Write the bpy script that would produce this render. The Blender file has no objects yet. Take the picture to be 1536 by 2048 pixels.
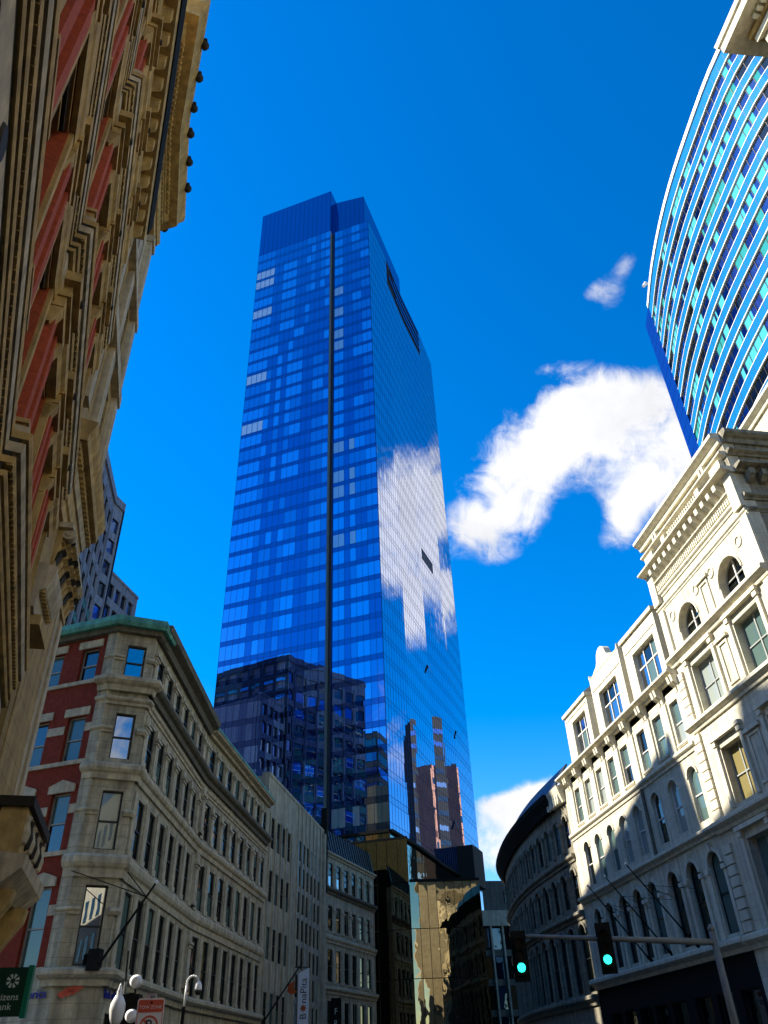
import bpy, math, random
from mathutils import Vector, Matrix
random.seed(7)
R = math.radians
sc = bpy.context.scene
col = sc.collection
EYE = 1.6
# ------------------------------------------------------------------ camera
cam = bpy.data.cameras.new('camera')
cam.sensor_fit = 'VERTICAL'; cam.sensor_height = 24.0; cam.lens = 1545.0/2048*24.0
cam.clip_start = 0.05; cam.clip_end = 6000
camo = bpy.data.objects.new('camera', cam); col.objects.link(camo)
CX = Vector((0.999142829, 0.0413957481, 0.0)); CY = Vector((0.0243369625, -0.587405777, -0.808926552)); CZ = Vector((-0.0334861197, 0.808233163, -0.587909716))
camo.matrix_world = Matrix(((CX[0], CX[1], CX[2], 0), (CY[0], CY[1], CY[2], 0), (CZ[0], CZ[1], CZ[2], EYE), (0, 0, 0, 1)))
sc.camera = camo
# ------------------------------------------------------------------ sky, sun, exposure
SUN_AZ, SUN_EL = -78.0, 38.0
sc.view_settings.view_transform = 'Standard'; sc.view_settings.look = 'None'
sc.view_settings.exposure = 1.3; sc.view_settings.gamma = 1.0
sc.cycles.caustics_reflective = False; sc.cycles.caustics_refractive = False
sc.cycles.sample_clamp_indirect = 4.0
world = bpy.data.worlds.new('World'); sc.world = world; world.use_nodes = True
nt = world.node_tree; nt.nodes.clear(); L = nt.links.new
def N(t, **kw):
    n = nt.nodes.new(t)
    for k, v in kw.items(): setattr(n, k, v)
    return n
def M(op, a, b=None, c=None, clamp=False):
    n = N('ShaderNodeMath', operation=op, use_clamp=clamp)
    for i, v in enumerate((a, b, c)):
        if v is None: continue
        if isinstance(v, (int, float)): n.inputs[i].default_value = v
        else: L(v, n.inputs[i])
    return n.outputs[0]
sky = N('ShaderNodeTexSky', sky_type='NISHITA', sun_disc=False)
sky.sun_elevation = R(SUN_EL); sky.sun_rotation = R(SUN_AZ); sky.air_density = 1.0; sky.dust_density = 0.35; sky.ozone_density = 1.6
hs = N('ShaderNodeHueSaturation'); hs.inputs['Saturation'].default_value = 1.6; hs.inputs['Value'].default_value = 1.0; hs.inputs['Hue'].default_value = .508
L(sky.outputs[0], hs.inputs['Color'])
tc = N('ShaderNodeTexCoord'); sep = N('ShaderNodeSeparateXYZ'); L(tc.outputs['Generated'], sep.inputs[0])
zc = M('MAXIMUM', sep.outputs[2], 0.03)
U = M('DIVIDE', sep.outputs[0], zc); V = M('DIVIDE', sep.outputs[1], zc)
comb = N('ShaderNodeCombineXYZ'); L(U, comb.inputs[0]); L(V, comb.inputs[1])
def noise(scale, detail, rough, off=0.0, dist=0.0):
    n = N('ShaderNodeTexNoise'); n.inputs['Scale'].default_value = scale; n.inputs['Detail'].default_value = detail
    n.inputs['Roughness'].default_value = rough; n.inputs['Distortion'].default_value = dist
    mp = N('ShaderNodeMapping'); mp.inputs['Location'].default_value = (off, off*0.7, off*1.3)
    L(tc.outputs['Generated'], mp.inputs[0]); L(mp.outputs[0], n.inputs['Vector'])
    return n.outputs[0]
# clouds drift on a plane overhead: (u, v) = direction.xy / direction.z ; each cloud body is a soft blob of the plane broken up by noise
def blob(u, v, ru, rv, rot=0.0, amp=1.0):
    cs, sn = math.cos(R(rot)), math.sin(R(rot))
    du = M('SUBTRACT', U, u); dv = M('SUBTRACT', V, v)
    a = M('ADD', M('MULTIPLY', du, cs/ru), M('MULTIPLY', dv, sn/ru))
    b = M('ADD', M('MULTIPLY', du, -sn/rv), M('MULTIPLY', dv, cs/rv))
    r2 = M('ADD', M('MULTIPLY', a, a), M('MULTIPLY', b, b))
    return M('MULTIPLY', M('POWER', 2.718, M('MULTIPLY', r2, -1.0)), amp)
blobs = [(0.20, 1.44, .075, .12, 0, 1.0), (0.26, 1.27, .085, .14, 0, 1.05), (0.335, 1.10, .085, .10, 0, 1.0), (0.45, 1.04, .10, .065, 0, .85),
         (0.37, 1.22, .10, .10, 0, .75), (0.51, 1.13, .10, .09, 0, .75), (0.59, 1.29, .10, .12, 0, 1.0), (0.55, 1.45, .05, .13, 0, .7), (0.66, 1.13, .09, .10, 0, 1.0),
         (0.31, 1.44, .06, .10, 0, .55), (0.28, 1.58, .05, .05, 0, .35),
         (0.80, 1.00, .13, .12, 0, 1.05), (0.78, 1.20, .10, .12, 0, .7), (0.98, 1.22, .16, .18, 0, 1.1), (1.02, 1.55, .16, .22, 0, 1.05), (0.86, 1.50, .1, .16, 0, .8),
         (0.376, 0.80, .035, .05, 0, .34), (0.39, 0.745, .018, .03, 0, .36), (0.345, .80, .02, .02, 0, .25), (0.31, 0.965, .045, .02, 0, .33),
         (0.54, 3.72, .16, .26, 0, 1.0), (0.68, 3.62, .10, .18, 0, 1.0), (0.50, 4.7, .3, .8, 0, .9), (0.85, 3.9, .4, .4, 0, 1.0),
         # clouds out of view, added over the rest of the sky to whiten its light
         (-.9, -2.1, .5, .45, 0, 1.0), (.6, -1.5, .6, .35, 10, 1.0), (1.9, -.6, .5, .5, 0, 1.0), (2.3, 1.6, .6, .8, 0, 1.0), (1.2, -2.8, .9, .7, 0, 1.0), (-2.6, -2.4, .9, .8, 0, 1.0)]
tot = None
for b in blobs:
    o = blob(*b); tot = o if tot is None else M('ADD', tot, o)
nz = noise(8.0, 10.0, 0.60, 3.1, 0.6); nz2 = noise(21.0, 10.0, 0.64, 1.7, 0.8)
nsum = M('ADD', M('MULTIPLY', M('SUBTRACT', nz, 0.5), 1.9), M('MULTIPLY', M('SUBTRACT', nz2, 0.5), 1.5))
dens = M('ADD', M('SUBTRACT', M('MINIMUM', tot, 1.3), 0.42), M('MULTIPLY', nsum, M('MINIMUM', M('MULTIPLY', tot, 2.2), 1.0)))
mr = N('ShaderNodeMapRange', interpolation_type='SMOOTHSTEP'); L(dens, mr.inputs[0]); mr.inputs[1].default_value = -0.16; mr.inputs[2].default_value = 0.66
shade = N('ShaderNodeMapRange'); L(noise(7.0, 6.0, .6, 9.0), shade.inputs[0]); shade.inputs[1].default_value = .3; shade.inputs[2].default_value = .7; shade.inputs[3].default_value = 3.1; shade.inputs[4].default_value = 4.3
ccol = N('ShaderNodeCombineXYZ'); L(M('MULTIPLY', shade.outputs[0], .985), ccol.inputs[0]); L(M('MULTIPLY', shade.outputs[0], .99), ccol.inputs[1]); L(M('MULTIPLY', shade.outputs[0], 1.03), ccol.inputs[2])
mix = N('ShaderNodeMix', data_type='RGBA'); L(mr.outputs[0], mix.inputs[0]); L(hs.outputs[0], mix.inputs[6]); L(ccol.outputs[0], mix.inputs[7])
bg = N('ShaderNodeBackground'); bg.inputs[1].default_value = 0.112; L(mix.outputs[2], bg.inputs[0])
wo = N('ShaderNodeOutputWorld'); L(bg.outputs[0], wo.inputs[0])
sun = bpy.data.lights.new('sun', 'SUN'); sun.energy = 5.0; sun.angle = R(0.5); sun.color = (1.0, .93, .80)
suno = bpy.data.objects.new('sun', sun); col.objects.link(suno)
sd = Vector((math.sin(R(SUN_AZ))*math.cos(R(SUN_EL)), math.cos(R(SUN_AZ))*math.cos(R(SUN_EL)), math.sin(R(SUN_EL))))
suno.rotation_euler = sd.to_track_quat('Z', 'Y').to_euler(); suno.location = sd*300

# ------------------------------------------------------------------ materials
MATS = {}
def mat(name, base, rough=.8, metal=0.0, spec=.3, var=.25, nscale=2.5, streak=0.0, bump=0.0, bscale=30, joints=None, jcol=None, emit=None, tint2=None, coords='Object'):
    m = bpy.data.materials.new(name); m.use_nodes = True; t = m.node_tree; p = t.nodes['Principled BSDF']
    p.inputs['Roughness'].default_value = rough; p.inputs['Metallic'].default_value = metal; p.inputs['Specular IOR Level'].default_value = spec
    p.inputs['Base Color'].default_value = (*base, 1)
    MATS[name] = m
    if emit:
        p.inputs['Emission Color'].default_value = (*base, 1); p.inputs['Emission Strength'].default_value = emit; return m
    if var <= 0 and not joints and not bump: return m
    k = t.links.new
    def n(ty): return t.nodes.new(ty)
    geo = n('ShaderNodeNewGeometry')
    no = n('ShaderNodeTexNoise'); no.inputs['Scale'].default_value = nscale; no.inputs['Detail'].default_value = 6; no.inputs['Roughness'].default_value = .65
    k(geo.outputs['Position'], no.inputs['Vector'])
    c1 = tuple(max(0, b*(1-var)) for b in base); c2 = tuple(min(1, b*(1+var)) for b in base)
    if tint2: c1 = tint2
    rp = n('ShaderNodeValToRGB'); rp.color_ramp.elements[0].color = (*c1, 1); rp.color_ramp.elements[1].color = (*c2, 1)
    rp.color_ramp.elements[0].position = .3; rp.color_ramp.elements[1].position = .7
    k(no.outputs[0], rp.inputs[0]); out = rp.outputs[0]
    if streak:
        mp = n('ShaderNodeMapping'); mp.inputs['Scale'].default_value = (3.2, 3.2, .18); k(geo.outputs['Position'], mp.inputs[0])
        ns = n('ShaderNodeTexNoise'); ns.inputs['Scale'].default_value = 1.0; ns.inputs['Detail'].default_value = 5; k(mp.outputs[0], ns.inputs['Vector'])
        r2 = n('ShaderNodeValToRGB'); r2.color_ramp.elements[0].position = .35; r2.color_ramp.elements[1].position = .62
        r2.color_ramp.elements[0].color = (1-streak, 1-streak, 1-streak*.95, 1); r2.color_ramp.elements[1].color = (1, 1, 1, 1); k(ns.outputs[0], r2.inputs[0])
        mx = n('ShaderNodeMix'); mx.data_type = 'RGBA'; mx.blend_type = 'MULTIPLY'; mx.inputs[0].default_value = 1; k(out, mx.inputs[6]); k(r2.outputs[0], mx.inputs[7]); out = mx.outputs[2]
    hgt = None
    if joints:
        w, h, mo = joints
        uv = n('ShaderNodeUVMap'); uv.uv_map = 'UVMap'
        br = n('ShaderNodeTexBrick'); br.inputs['Scale'].default_value = 1.0; br.inputs['Brick Width'].default_value = w; br.inputs['Row Height'].default_value = h; br.inputs['Mortar Size'].default_value = mo; br.inputs['Mortar Smooth'].default_value = .2
        br.inputs['Color1'].default_value = (1, 1, 1, 1); br.inputs['Color2'].default_value = (.86, .86, .86, 1); br.inputs['Mortar'].default_value = (*(jcol or (.5, .5, .5)), 1)
        k(uv.outputs[0], br.inputs['Vector'])
        mx = n('ShaderNodeMix'); mx.data_type = 'RGBA'; mx.blend_type = 'MULTIPLY'; mx.inputs[0].default_value = 1; k(out, mx.inputs[6]); k(br.outputs[0], mx.inputs[7]); out = mx.outputs[2]
        inv = n('ShaderNodeMath'); inv.operation = 'SUBTRACT'; inv.inputs[0].default_value = 1; k(br.outputs['Fac'], inv.inputs[1]); hgt = inv.outputs[0]
    k(out, p.inputs['Base Color'])
    if bump or hgt:
        bp = n('ShaderNodeBump'); bp.inputs['Strength'].default_value = bump or .4; bp.inputs['Distance'].default_value = .02
        nb = n('ShaderNodeTexNoise'); nb.inputs['Scale'].default_value = bscale; nb.inputs['Detail'].default_value = 4; k(geo.outputs['Position'], nb.inputs['Vector'])
        if hgt:
            ad = n('ShaderNodeMath'); ad.operation = 'ADD'; k(hgt, ad.inputs[0]); k(nb.outputs[0], ad.inputs[1]); k(ad.outputs[0], bp.inputs['Height'])
        else: k(nb.outputs[0], bp.inputs['Height'])
        k(bp.outputs[0], p.inputs['Normal'])
    return m
def glass(name, face, graze, dif, mixd=.12, rough=.01, wav=.0, wscale=.6, facing=.35, ramp=None):
    """coated glazing: tinted mirror face-on, clearer mirror at grazing angles, over a dark body"""
    m = bpy.data.materials.new(name); m.use_nodes = True; t = m.node_tree; t.nodes.clear(); k = t.links.new
    n = lambda ty: t.nodes.new(ty)
    o = n('ShaderNodeOutputMaterial'); g1 = n('ShaderNodeBsdfGlossy'); g2 = n('ShaderNodeBsdfGlossy'); d = n('ShaderNodeBsdfDiffuse')
    g1.inputs['Color'].default_value = (*face, 1); g2.inputs['Color'].default_value = (*graze, 1); d.inputs['Color'].default_value = (*dif, 1)
    g1.inputs['Roughness'].default_value = rough; g2.inputs['Roughness'].default_value = rough
    lw = n('ShaderNodeLayerWeight'); lw.inputs['Blend'].default_value = facing
    m1 = n('ShaderNodeMixShader'); fo = lw.outputs['Facing']
    if ramp:
        r_ = n('ShaderNodeMapRange'); r_.interpolation_type = 'SMOOTHSTEP'; r_.inputs[1].default_value = ramp[0]; r_.inputs[2].default_value = ramp[1]; k(fo, r_.inputs[0]); fo = r_.outputs[0]
    k(fo, m1.inputs[0]); k(g1.outputs[0], m1.inputs[1]); k(g2.outputs[0], m1.inputs[2])
    m2 = n('ShaderNodeMixShader'); m2.inputs[0].default_value = mixd; k(m1.outputs[0], m2.inputs[1]); k(d.outputs[0], m2.inputs[2]); k(m2.outputs[0], o.inputs[0])
    if wav:
        geo = n('ShaderNodeNewGeometry'); nb = n('ShaderNodeTexNoise'); nb.inputs['Scale'].default_value = wscale; nb.inputs['Detail'].default_value = 2; k(geo.outputs['Position'], nb.inputs['Vector'])
        bp = n('ShaderNodeBump'); bp.inputs['Strength'].default_value = wav; bp.inputs['Distance'].default_value = .05; k(nb.outputs[0], bp.inputs['Height'])
        k(bp.outputs[0], g1.inputs['Normal']); k(bp.outputs[0], g2.inputs['Normal'])
    MATS[name] = m; return m
mat('stone_beige', (.47, .42, .29), streak=.45, bump=.15, joints=(1.1, .55, .012), jcol=(.55, .52, .45))
mat('stone_trim', (.50, .445, .31), streak=.35, bump=.1)
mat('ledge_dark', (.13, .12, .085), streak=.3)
mat('stone_cream', (.64, .59, .44), streak=.28, bump=.12, joints=(1.3, .62, .01), jcol=(.6, .58, .5), var=.12)
mat('cream_trim', (.66, .61, .46), streak=.22, bump=.1, var=.12)
mat('stone_shade', (.31, .28, .20), streak=.5, bump=.15, joints=(1.0, .5, .012), jcol=(.6, .58, .5))  # darker stone for unlit walls, the shade put into its colour
mat('limestone', (.40, .365, .26), streak=.35, bump=.1, nscale=1.2)
mat('brick_red', (.21, .030, .012), rough=.9, var=.25, nscale=5, joints=(.22, .075, .010), jcol=(.75, .6, .55), bump=.3)
mat('brick_face', (.42, .085, .035), rough=.9, var=.22, nscale=9, bump=.3, joints=(.24, .075, .006), jcol=(.8, .75, .7))
mat('tan_stone', (.46, .31, .11), streak=.28, bump=.25, bscale=18, var=.3)
mat('tan_wall', (.42, .295, .12), streak=.28, bump=.2, joints=(1.5, .7, .012), jcol=(.5, .45, .4))
mat('pale_stone', (.50, .42, .28), streak=.35, bump=.1)
mat('dark_shade_stone', (.028, .022, .012), streak=.3, bump=.3, bscale=14)  # near-black stone, paints shade between the mouldings; also on dark carvings
mat('dark_metal', (.012, .013, .011), rough=.85, spec=.1, var=.2)
mat('seam_metal', (.05, .06, .065), rough=.35, metal=.6, streak=.4)
mat('copper_green', (.10, .34, .25), rough=.7, streak=.5, var=.3, nscale=1.5)
mat('grey_granite', (.30, .29, .33), streak=.4, var=.2, rough=.6)
mat('teal_panel', (.045, .17, .15), rough=.5, var=.25)
mat('brown_block', (.40, .20, .13), streak=.3)
mat('black_block', (.015, .017, .02), rough=.4, var=.2)
mat('interior', (.012, .014, .013), var=0)
mat('frame_dark', (.02, .022, .02), rough=.5, var=0)
mat('frame_grey', (.28, .29, .27), rough=.6, var=.1)
mat('frame_white', (.62, .60, .54), rough=.6, var=.1)
mat('white_ledge', (.70, .72, .72), rough=.45, var=.05)
mat('asphalt', (.05, .05, .052), rough=.9, var=.3, nscale=3, bump=.3)
mat('concrete', (.30, .29, .27), rough=.9, var=.2, bump=.2)
mat('galvanised', (.17, .175, .155), rough=.6, metal=.3, var=.2)
mat('sign_white', (.80, .78, .74), rough=.5, var=.03)
mat('banner_white', (.55, .60, .66), rough=.7, var=.04)
mat('sign_red', (.62, .10, .05), rough=.5, var=.05)
mat('sign_green', (.004, .035, .02), rough=.4, var=.05)
mat('sign_green_edge', (.005, .16, .085), rough=.4, var=.05)
mat('sign_blue', (.012, .02, .30), rough=.5, var=.05)
mat('letter_grey', (.50, .58, .52), var=0)
mat('letter_black', (.02, .02, .025), var=0)
mat('star_orange', (.30, .06, .015), var=0)
mat('green_lamp', (.02, 1.0, .72), emit=1.6)
mat('lens_off', (.01, .007, .006), rough=.3, var=0)
mat('white_paint', (.80, .79, .77), rough=.35, var=.03)
mat('globe_glass', (.72, .72, .70), rough=.12, spec=.6, var=.03)
glass('tower_glass', (.16, .25, .54), (.86, .89, .98), (.004, .012, .05), .10, wav=.010, wscale=.35, facing=.30, ramp=(.22, .66))
glass('tower_glass_light', (.40, .56, .88), (.88, .91, .98), (.02, .05, .12), .12, wav=.010, wscale=.35, facing=.30, ramp=(.22, .66))
glass('tower_glass_mid', (.28, .40, .70), (.86, .89, .98), (.01, .03, .09), .12, wav=.010, wscale=.35, facing=.30, ramp=(.22, .66))
glass('tower_glass_dark', (.12, .19, .42), (.84, .87, .97), (.003, .008, .04), .12, wav=.010, wscale=.35, facing=.30, ramp=(.22, .66))
glass('tower_glass_pale', (.45, .55, .70), (.85, .9, .95), (.34, .42, .42), .45, facing=.30)
glass('crown_glass', (.13, .21, .44), (.40, .50, .74), (.003, .01, .05), .12, facing=.30, ramp=(.25, .7))
glass('tower_mullion', (.05, .08, .20), (.12, .18, .38), (.006, .01, .04), .4, rough=.2)
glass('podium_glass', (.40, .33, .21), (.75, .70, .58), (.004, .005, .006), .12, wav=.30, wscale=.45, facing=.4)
glass('cyan_panel', (.08, .26, .48), (.3, .5, .7), (.008, .17, .42), .70, rough=.15)
glass('navy_glass', (.10, .22, .46), (.5, .6, .8), (.002, .012, .07), .25)
glass('navy_panel', (.06, .14, .36), (.3, .42, .7), (.003, .03, .20), .55, rough=.1)
glass('blind_cyan', (.2, .4, .5), (.5, .65, .75), (.06, .36, .46), .8)
glass('blind_teal', (.1, .25, .3), (.5, .6, .6), (.03, .26, .26), .75)
glass('window_dark', (.07, .085, .085), (.34, .36, .36), (.006, .009, .008), .35, wav=.03, wscale=1.2, facing=.45)
glass('window_teal', (.10, .13, .13), (.42, .48, .48), (.10, .16, .145), .7, wav=.03, facing=.4)
glass('window_pale', (.15, .16, .15), (.60, .62, .6), (.30, .34, .31), .75, wav=.03, facing=.4)
glass('window_clear', (.34, .36, .38), (.80, .80, .80), (.01, .012, .012), .15, wav=.02, wscale=.8, facing=.4)
glass('window_ochre', (.10, .12, .10), (.5, .5, .45), (.24, .20, .08), .75, facing=.4)

# ------------------------------------------------------------------ mesh helpers
class MB:
    def __init__(s): s.v = []; s.f = []; s.uv = []; s.mi = []
    def add(s, pts, faces, uvs=None, mi=0):
        b = len(s.v); s.v += [tuple(p) for p in pts]; s.uv += (uvs or [(p[0]+p[1], p[2]) for p in pts])
        for f in faces: s.f.append(tuple(b+i for i in f)); s.mi.append(mi)
    def box(s, x0, x1, y0, y1, z0, z1, mi=0):
        s.add([(x0,y0,z0),(x1,y0,z0),(x1,y1,z0),(x0,y1,z0),(x0,y0,z1),(x1,y0,z1),(x1,y1,z1),(x0,y1,z1)],
              [(3,2,1,0),(4,5,6,7),(0,1,5,4),(1,2,6,5),(2,3,7,6),(3,0,4,7)], mi=mi)
    def tube(s, a, b, r0, r1=None, n=10, cap=True):
        a = Vector(a); b = Vector(b); r1 = r0 if r1 is None else r1
        d = (b-a).normalized(); u = d.orthogonal().normalized(); w = d.cross(u); pts = []
        for c, r in ((a, r0), (b, r1)):
            for i in range(n):
                t = 2*math.pi*i/n; pts.append(c+u*(r*math.cos(t))+w*(r*math.sin(t)))
        fs = [(i, (i+1) % n, n+(i+1) % n, n+i) for i in range(n)]
        if cap: fs += [tuple(reversed(range(n))), tuple(range(n, 2*n))]
        s.add(pts, fs)
    def lathe(s, prof, n=14, c=(0, 0, 0)):
        pts = []; fs = []
        for r, z in prof:
            for i in range(n):
                t = 2*math.pi*i/n; pts.append((c[0]+r*math.cos(t), c[1]+r*math.sin(t), c[2]+z))
        for j in range(len(prof)-1):
            for i in range(n): fs.append((j*n+i, j*n+(i+1) % n, (j+1)*n+(i+1) % n, (j+1)*n+i))
        fs += [tuple(reversed(range(n))), tuple(range((len(prof)-1)*n, len(prof)*n))]
        s.add(pts, fs)
    def mesh(s, name, mats, smooth=False):
        me = bpy.data.meshes.new(name); me.from_pydata(s.v, [], s.f)
        u = me.uv_layers.new(name='UVMap')
        lv = [0]*len(me.loops); me.loops.foreach_get('vertex_index', lv)
        flat = []
        for i in lv: flat += s.uv[i]
        u.data.foreach_set('uv', flat)
        for m in (mats if isinstance(mats, (list, tuple)) else [mats]): me.materials.append(MATS[m])
        me.polygons.foreach_set('material_index', s.mi)
        if smooth: me.polygons.foreach_set('use_smooth', [True]*len(me.polygons))
        me.update(); return me
def tag(o, label=None, cat=None, group=None, kind=None):
    for k, v in (('label', label), ('category', cat), ('group', group), ('kind', kind)):
        if v: o[k] = v
    return o
def thing(name, label, cat, loc, group=None):
    o = bpy.data.objects.new(name, None); col.objects.link(o); o.location = loc; o.empty_display_size = .5
    return tag(o, label, cat, group)
def link(name, me, parent=None, loc=(0, 0, 0), rz=0.0, rot=None):
    o = bpy.data.objects.new(name, me); col.objects.link(o); o.location = loc
    o.rotation_euler = rot or (0, 0, rz)
    if parent: o.parent = parent
    return o
def part(name, mb, m, parent, smooth=False, kind=None):
    """a part whose shape was laid out in world coordinates"""
    p = parent; off = Vector((0, 0, 0))
    while p: off += p.location; p = p.parent
    mb.v = [(x-off.x, y-off.y, z-off.z) for x, y, z in mb.v]
    o = link(name, mb.mesh(name, m, smooth), parent)
    if kind: o['kind'] = kind
    return o
CACHE = {}
def cached(key, fn):
    if key not in CACHE: CACHE[key] = fn()
    return CACHE[key]
class Fac:
    """a wall line in plan; s runs along it, d is out of the wall (to the right of the walk), z up"""
    def __init__(f, pts, thing=None):
        f.p = [Vector((x, y)) for x, y in pts]; f.t = thing; f.c = [0.0]; f.u = []
        for a, b in zip(f.p, f.p[1:]): f.c.append(f.c[-1]+(b-a).length); f.u.append((b-a).normalized())
        f.n = [Vector((u.y, -u.x)) for u in f.u]; f.len = f.c[-1]
    def seg(f, s):
        for i in range(len(f.u)):
            if s <= f.c[i+1]+1e-6: return i
        return len(f.u)-1
    def at(f, s, d=0.0, z=0.0):
        for i in range(1, len(f.p)-1):
            if abs(s-f.c[i]) < 1e-4:
                m = (f.n[i-1]+f.n[i]).normalized(); m = m/max(.3, m.dot(f.n[i])); q = f.p[i]+m*d; return Vector((q.x, q.y, z))
        i = f.seg(s); q = f.p[i]+f.u[i]*(s-f.c[i])+f.n[i]*d; return Vector((q.x, q.y, z))
    def ang(f, s): u = f.u[f.seg(s)]; return math.atan2(u.y, u.x)
    def ext(f, mb, prof, s0, s1, mi=0):
        """run a closed (d, z) outline along the wall"""
        ss = [s0]+[c for c in f.c[1:-1] if s0+1e-3 < c < s1-1e-3]+[s1]; n = len(prof)
        A = sum(prof[i][0]*prof[(i+1) % n][1]-prof[(i+1) % n][0]*prof[i][1] for i in range(n))
        if A > 0: prof = prof[::-1]
        pts = []; uv = []; fs = []
        for s in ss:
            for d, z in prof: pts.append(f.at(s, d, z)); uv.append((s+d, z))
        for j in range(len(ss)-1):
            for i in range(n): fs.append((j*n+i, j*n+(i+1) % n, (j+1)*n+(i+1) % n, (j+1)*n+i))
        fs += [tuple(reversed(range(n))), tuple(range((len(ss)-1)*n, len(ss)*n))]
        mb.add(pts, fs, uv, mi)
    def box(f, mb, s0, s1, z0, z1, d0, d1, mi=0): f.ext(mb, [(d0, z0), (d1, z0), (d1, z1), (d0, z1)], s0, s1, mi)
    def wall(f, mb, s0, s1, z0, z1, holes, d0, d1):
        hs_ = [h for h in holes if h[1] > s0 and h[0] < s1]
        ss = sorted({s0, s1, *[x for h in hs_ for x in (h[0], h[1]) if s0 < x < s1]})
        for a, b in zip(ss, ss[1:]):
            m = (a+b)/2; cut = sorted((h[2], h[3]) for h in hs_ if h[0] < m < h[1]); z = z0
            for c0, c1 in cut:
                if c0 > z+1e-4: f.box(mb, a, b, z, c0, d0, d1)
                z = max(z, c1)
            if z < z1-1e-4: f.box(mb, a, b, z, z1, d0, d1)
    def arch(f, mb, sc_, w, zs, zt, d0, d1, rise=None, n=10):
        """wall above a round-headed opening, from the springing zs to the flat top zt"""
        r = w/2; rise = rise or r; arc = []
        for i in range(n+1):
            t = math.pi*i/n; arc.append((sc_-r*math.cos(t), zs+rise*math.sin(t)))
        for (a, za), (b, zb) in zip(arc, arc[1:]):
            pts = []; uv = []
            for d in (d0, d1):
                for s, z in ((a, za), (b, zb), (b, zt), (a, zt)): pts.append(f.at(s, d, z)); uv.append((s+d, z))
            mb.add(pts, [(0,1,2,3),(7,6,5,4),(0,4,5,1),(1,5,6,2),(2,6,7,3),(3,7,4,0)], uv)
    def ring(f, mb, sc_, w, zs, d0, d1, th, rise=None, n=10):
        """a raised hood moulding round an arch"""
        r = w/2; rise = rise or r
        for i in range(n):
            q = []
            for t in (math.pi*i/n, math.pi*(i+1)/n):
                for k in (0, th): q.append((sc_-(r+k)*math.cos(t), zs+(rise+k)*math.sin(t)))
            pts = [f.at(s, d, z) for d in (d0, d1) for s, z in (q[0], q[2], q[3], q[1])]
            mb.add(pts, [(0,1,2,3),(7,6,5,4),(0,4,5,1),(1,5,6,2),(2,6,7,3),(3,7,4,0)])
    def put(f, name, me, s, d, z, parent=None, face=0.0):
        p = f.at(s, d, z); par = parent or f.t; off = Vector((0, 0, 0)); q = par
        while q: off += q.location; q = q.parent
        return link(name, me, par, p-off, f.ang(s)+face)
# window templates: x along wall, -y out, z up from sill; frame sits at y = 0
def frame_mesh(w, h, kind, m, fr=.07):
    mb = MB(); y0, y1 = -.05, .05
    top = h
    if kind == 'arch':
        r = w/2; zs = h-r
        mb.box(-w/2, -w/2+fr, y0, y1, 0, zs); mb.box(w/2-fr, w/2, y0, y1, 0, zs)
        for i in range(10):
            a, b = math.pi*i/10, math.pi*(i+1)/10; q = []
            for t in (a, b):
                for rr in (r-fr, r): q.append((-rr*math.cos(t), zs+rr*math.sin(t)))
            o = (q[0], q[2], q[3], q[1])
            mb.add([(x, y, z) for y in (y0, y1) for x, z in o], [(3,2,1,0),(4,5,6,7),(1,5,4,0),(2,6,5,1),(3,7,6,2),(0,4,7,3)])
    else:
        mb.box(-w/2, -w/2+fr, y0, y1, 0, h); mb.box(w/2-fr, w/2, y0, y1, 0, h); mb.box(-w/2+fr, w/2-fr, y0, y1, h-fr, h)
    mb.box(-w/2+fr, w/2-fr, y0, y1, 0, fr)
    if kind in ('sash', 'arch', 'pair'): mb.box(-w/2+fr, w/2-fr, y0-.02, y1-.02, h*.48-.035, h*.48+.035)
    if kind in ('pair',): mb.box(-.05, .05, y0-.01, y1-.01, fr, h-fr)
    if kind == 'three':
        for x in (-w/6, w/6): mb.box(x-.05, x+.05, y0, y1, fr, h-fr)
        mb.box(-w/2+fr, w/2-fr, y0-.01, y1-.01, h*.62-.05, h*.62+.05)
    return mb.mesh('window_frame', m)
def pane_mesh(w, h, m, arch=False):
    mb = MB()
    if arch:
        r = w/2; zs = h-r; o = [(-r, 0), (r, 0)]+[(r*math.cos(math.pi*i/10), zs+r*math.sin(math.pi*i/10)) for i in range(11)]
        n = len(o); mb.add([(x, y, z) for y in (-.008, .008) for x, z in o], [tuple(range(n)), tuple(reversed(range(n, 2*n)))]+[(i, n+i, n+(i+1) % n, (i+1) % n) for i in range(n)])
    else: mb.box(-w/2, w/2, -.008, .008, 0, h)
    return mb.mesh('pane', m)
def sill_mesh(w, m):
    mb = MB(); mb.box(-w/2-.1, w/2+.1, -.14, .1, -.13, -.01); mb.box(-w/2-.05, w/2+.05, -.09, .1, -.2, -.13); return mb.mesh('sill', m)
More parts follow.
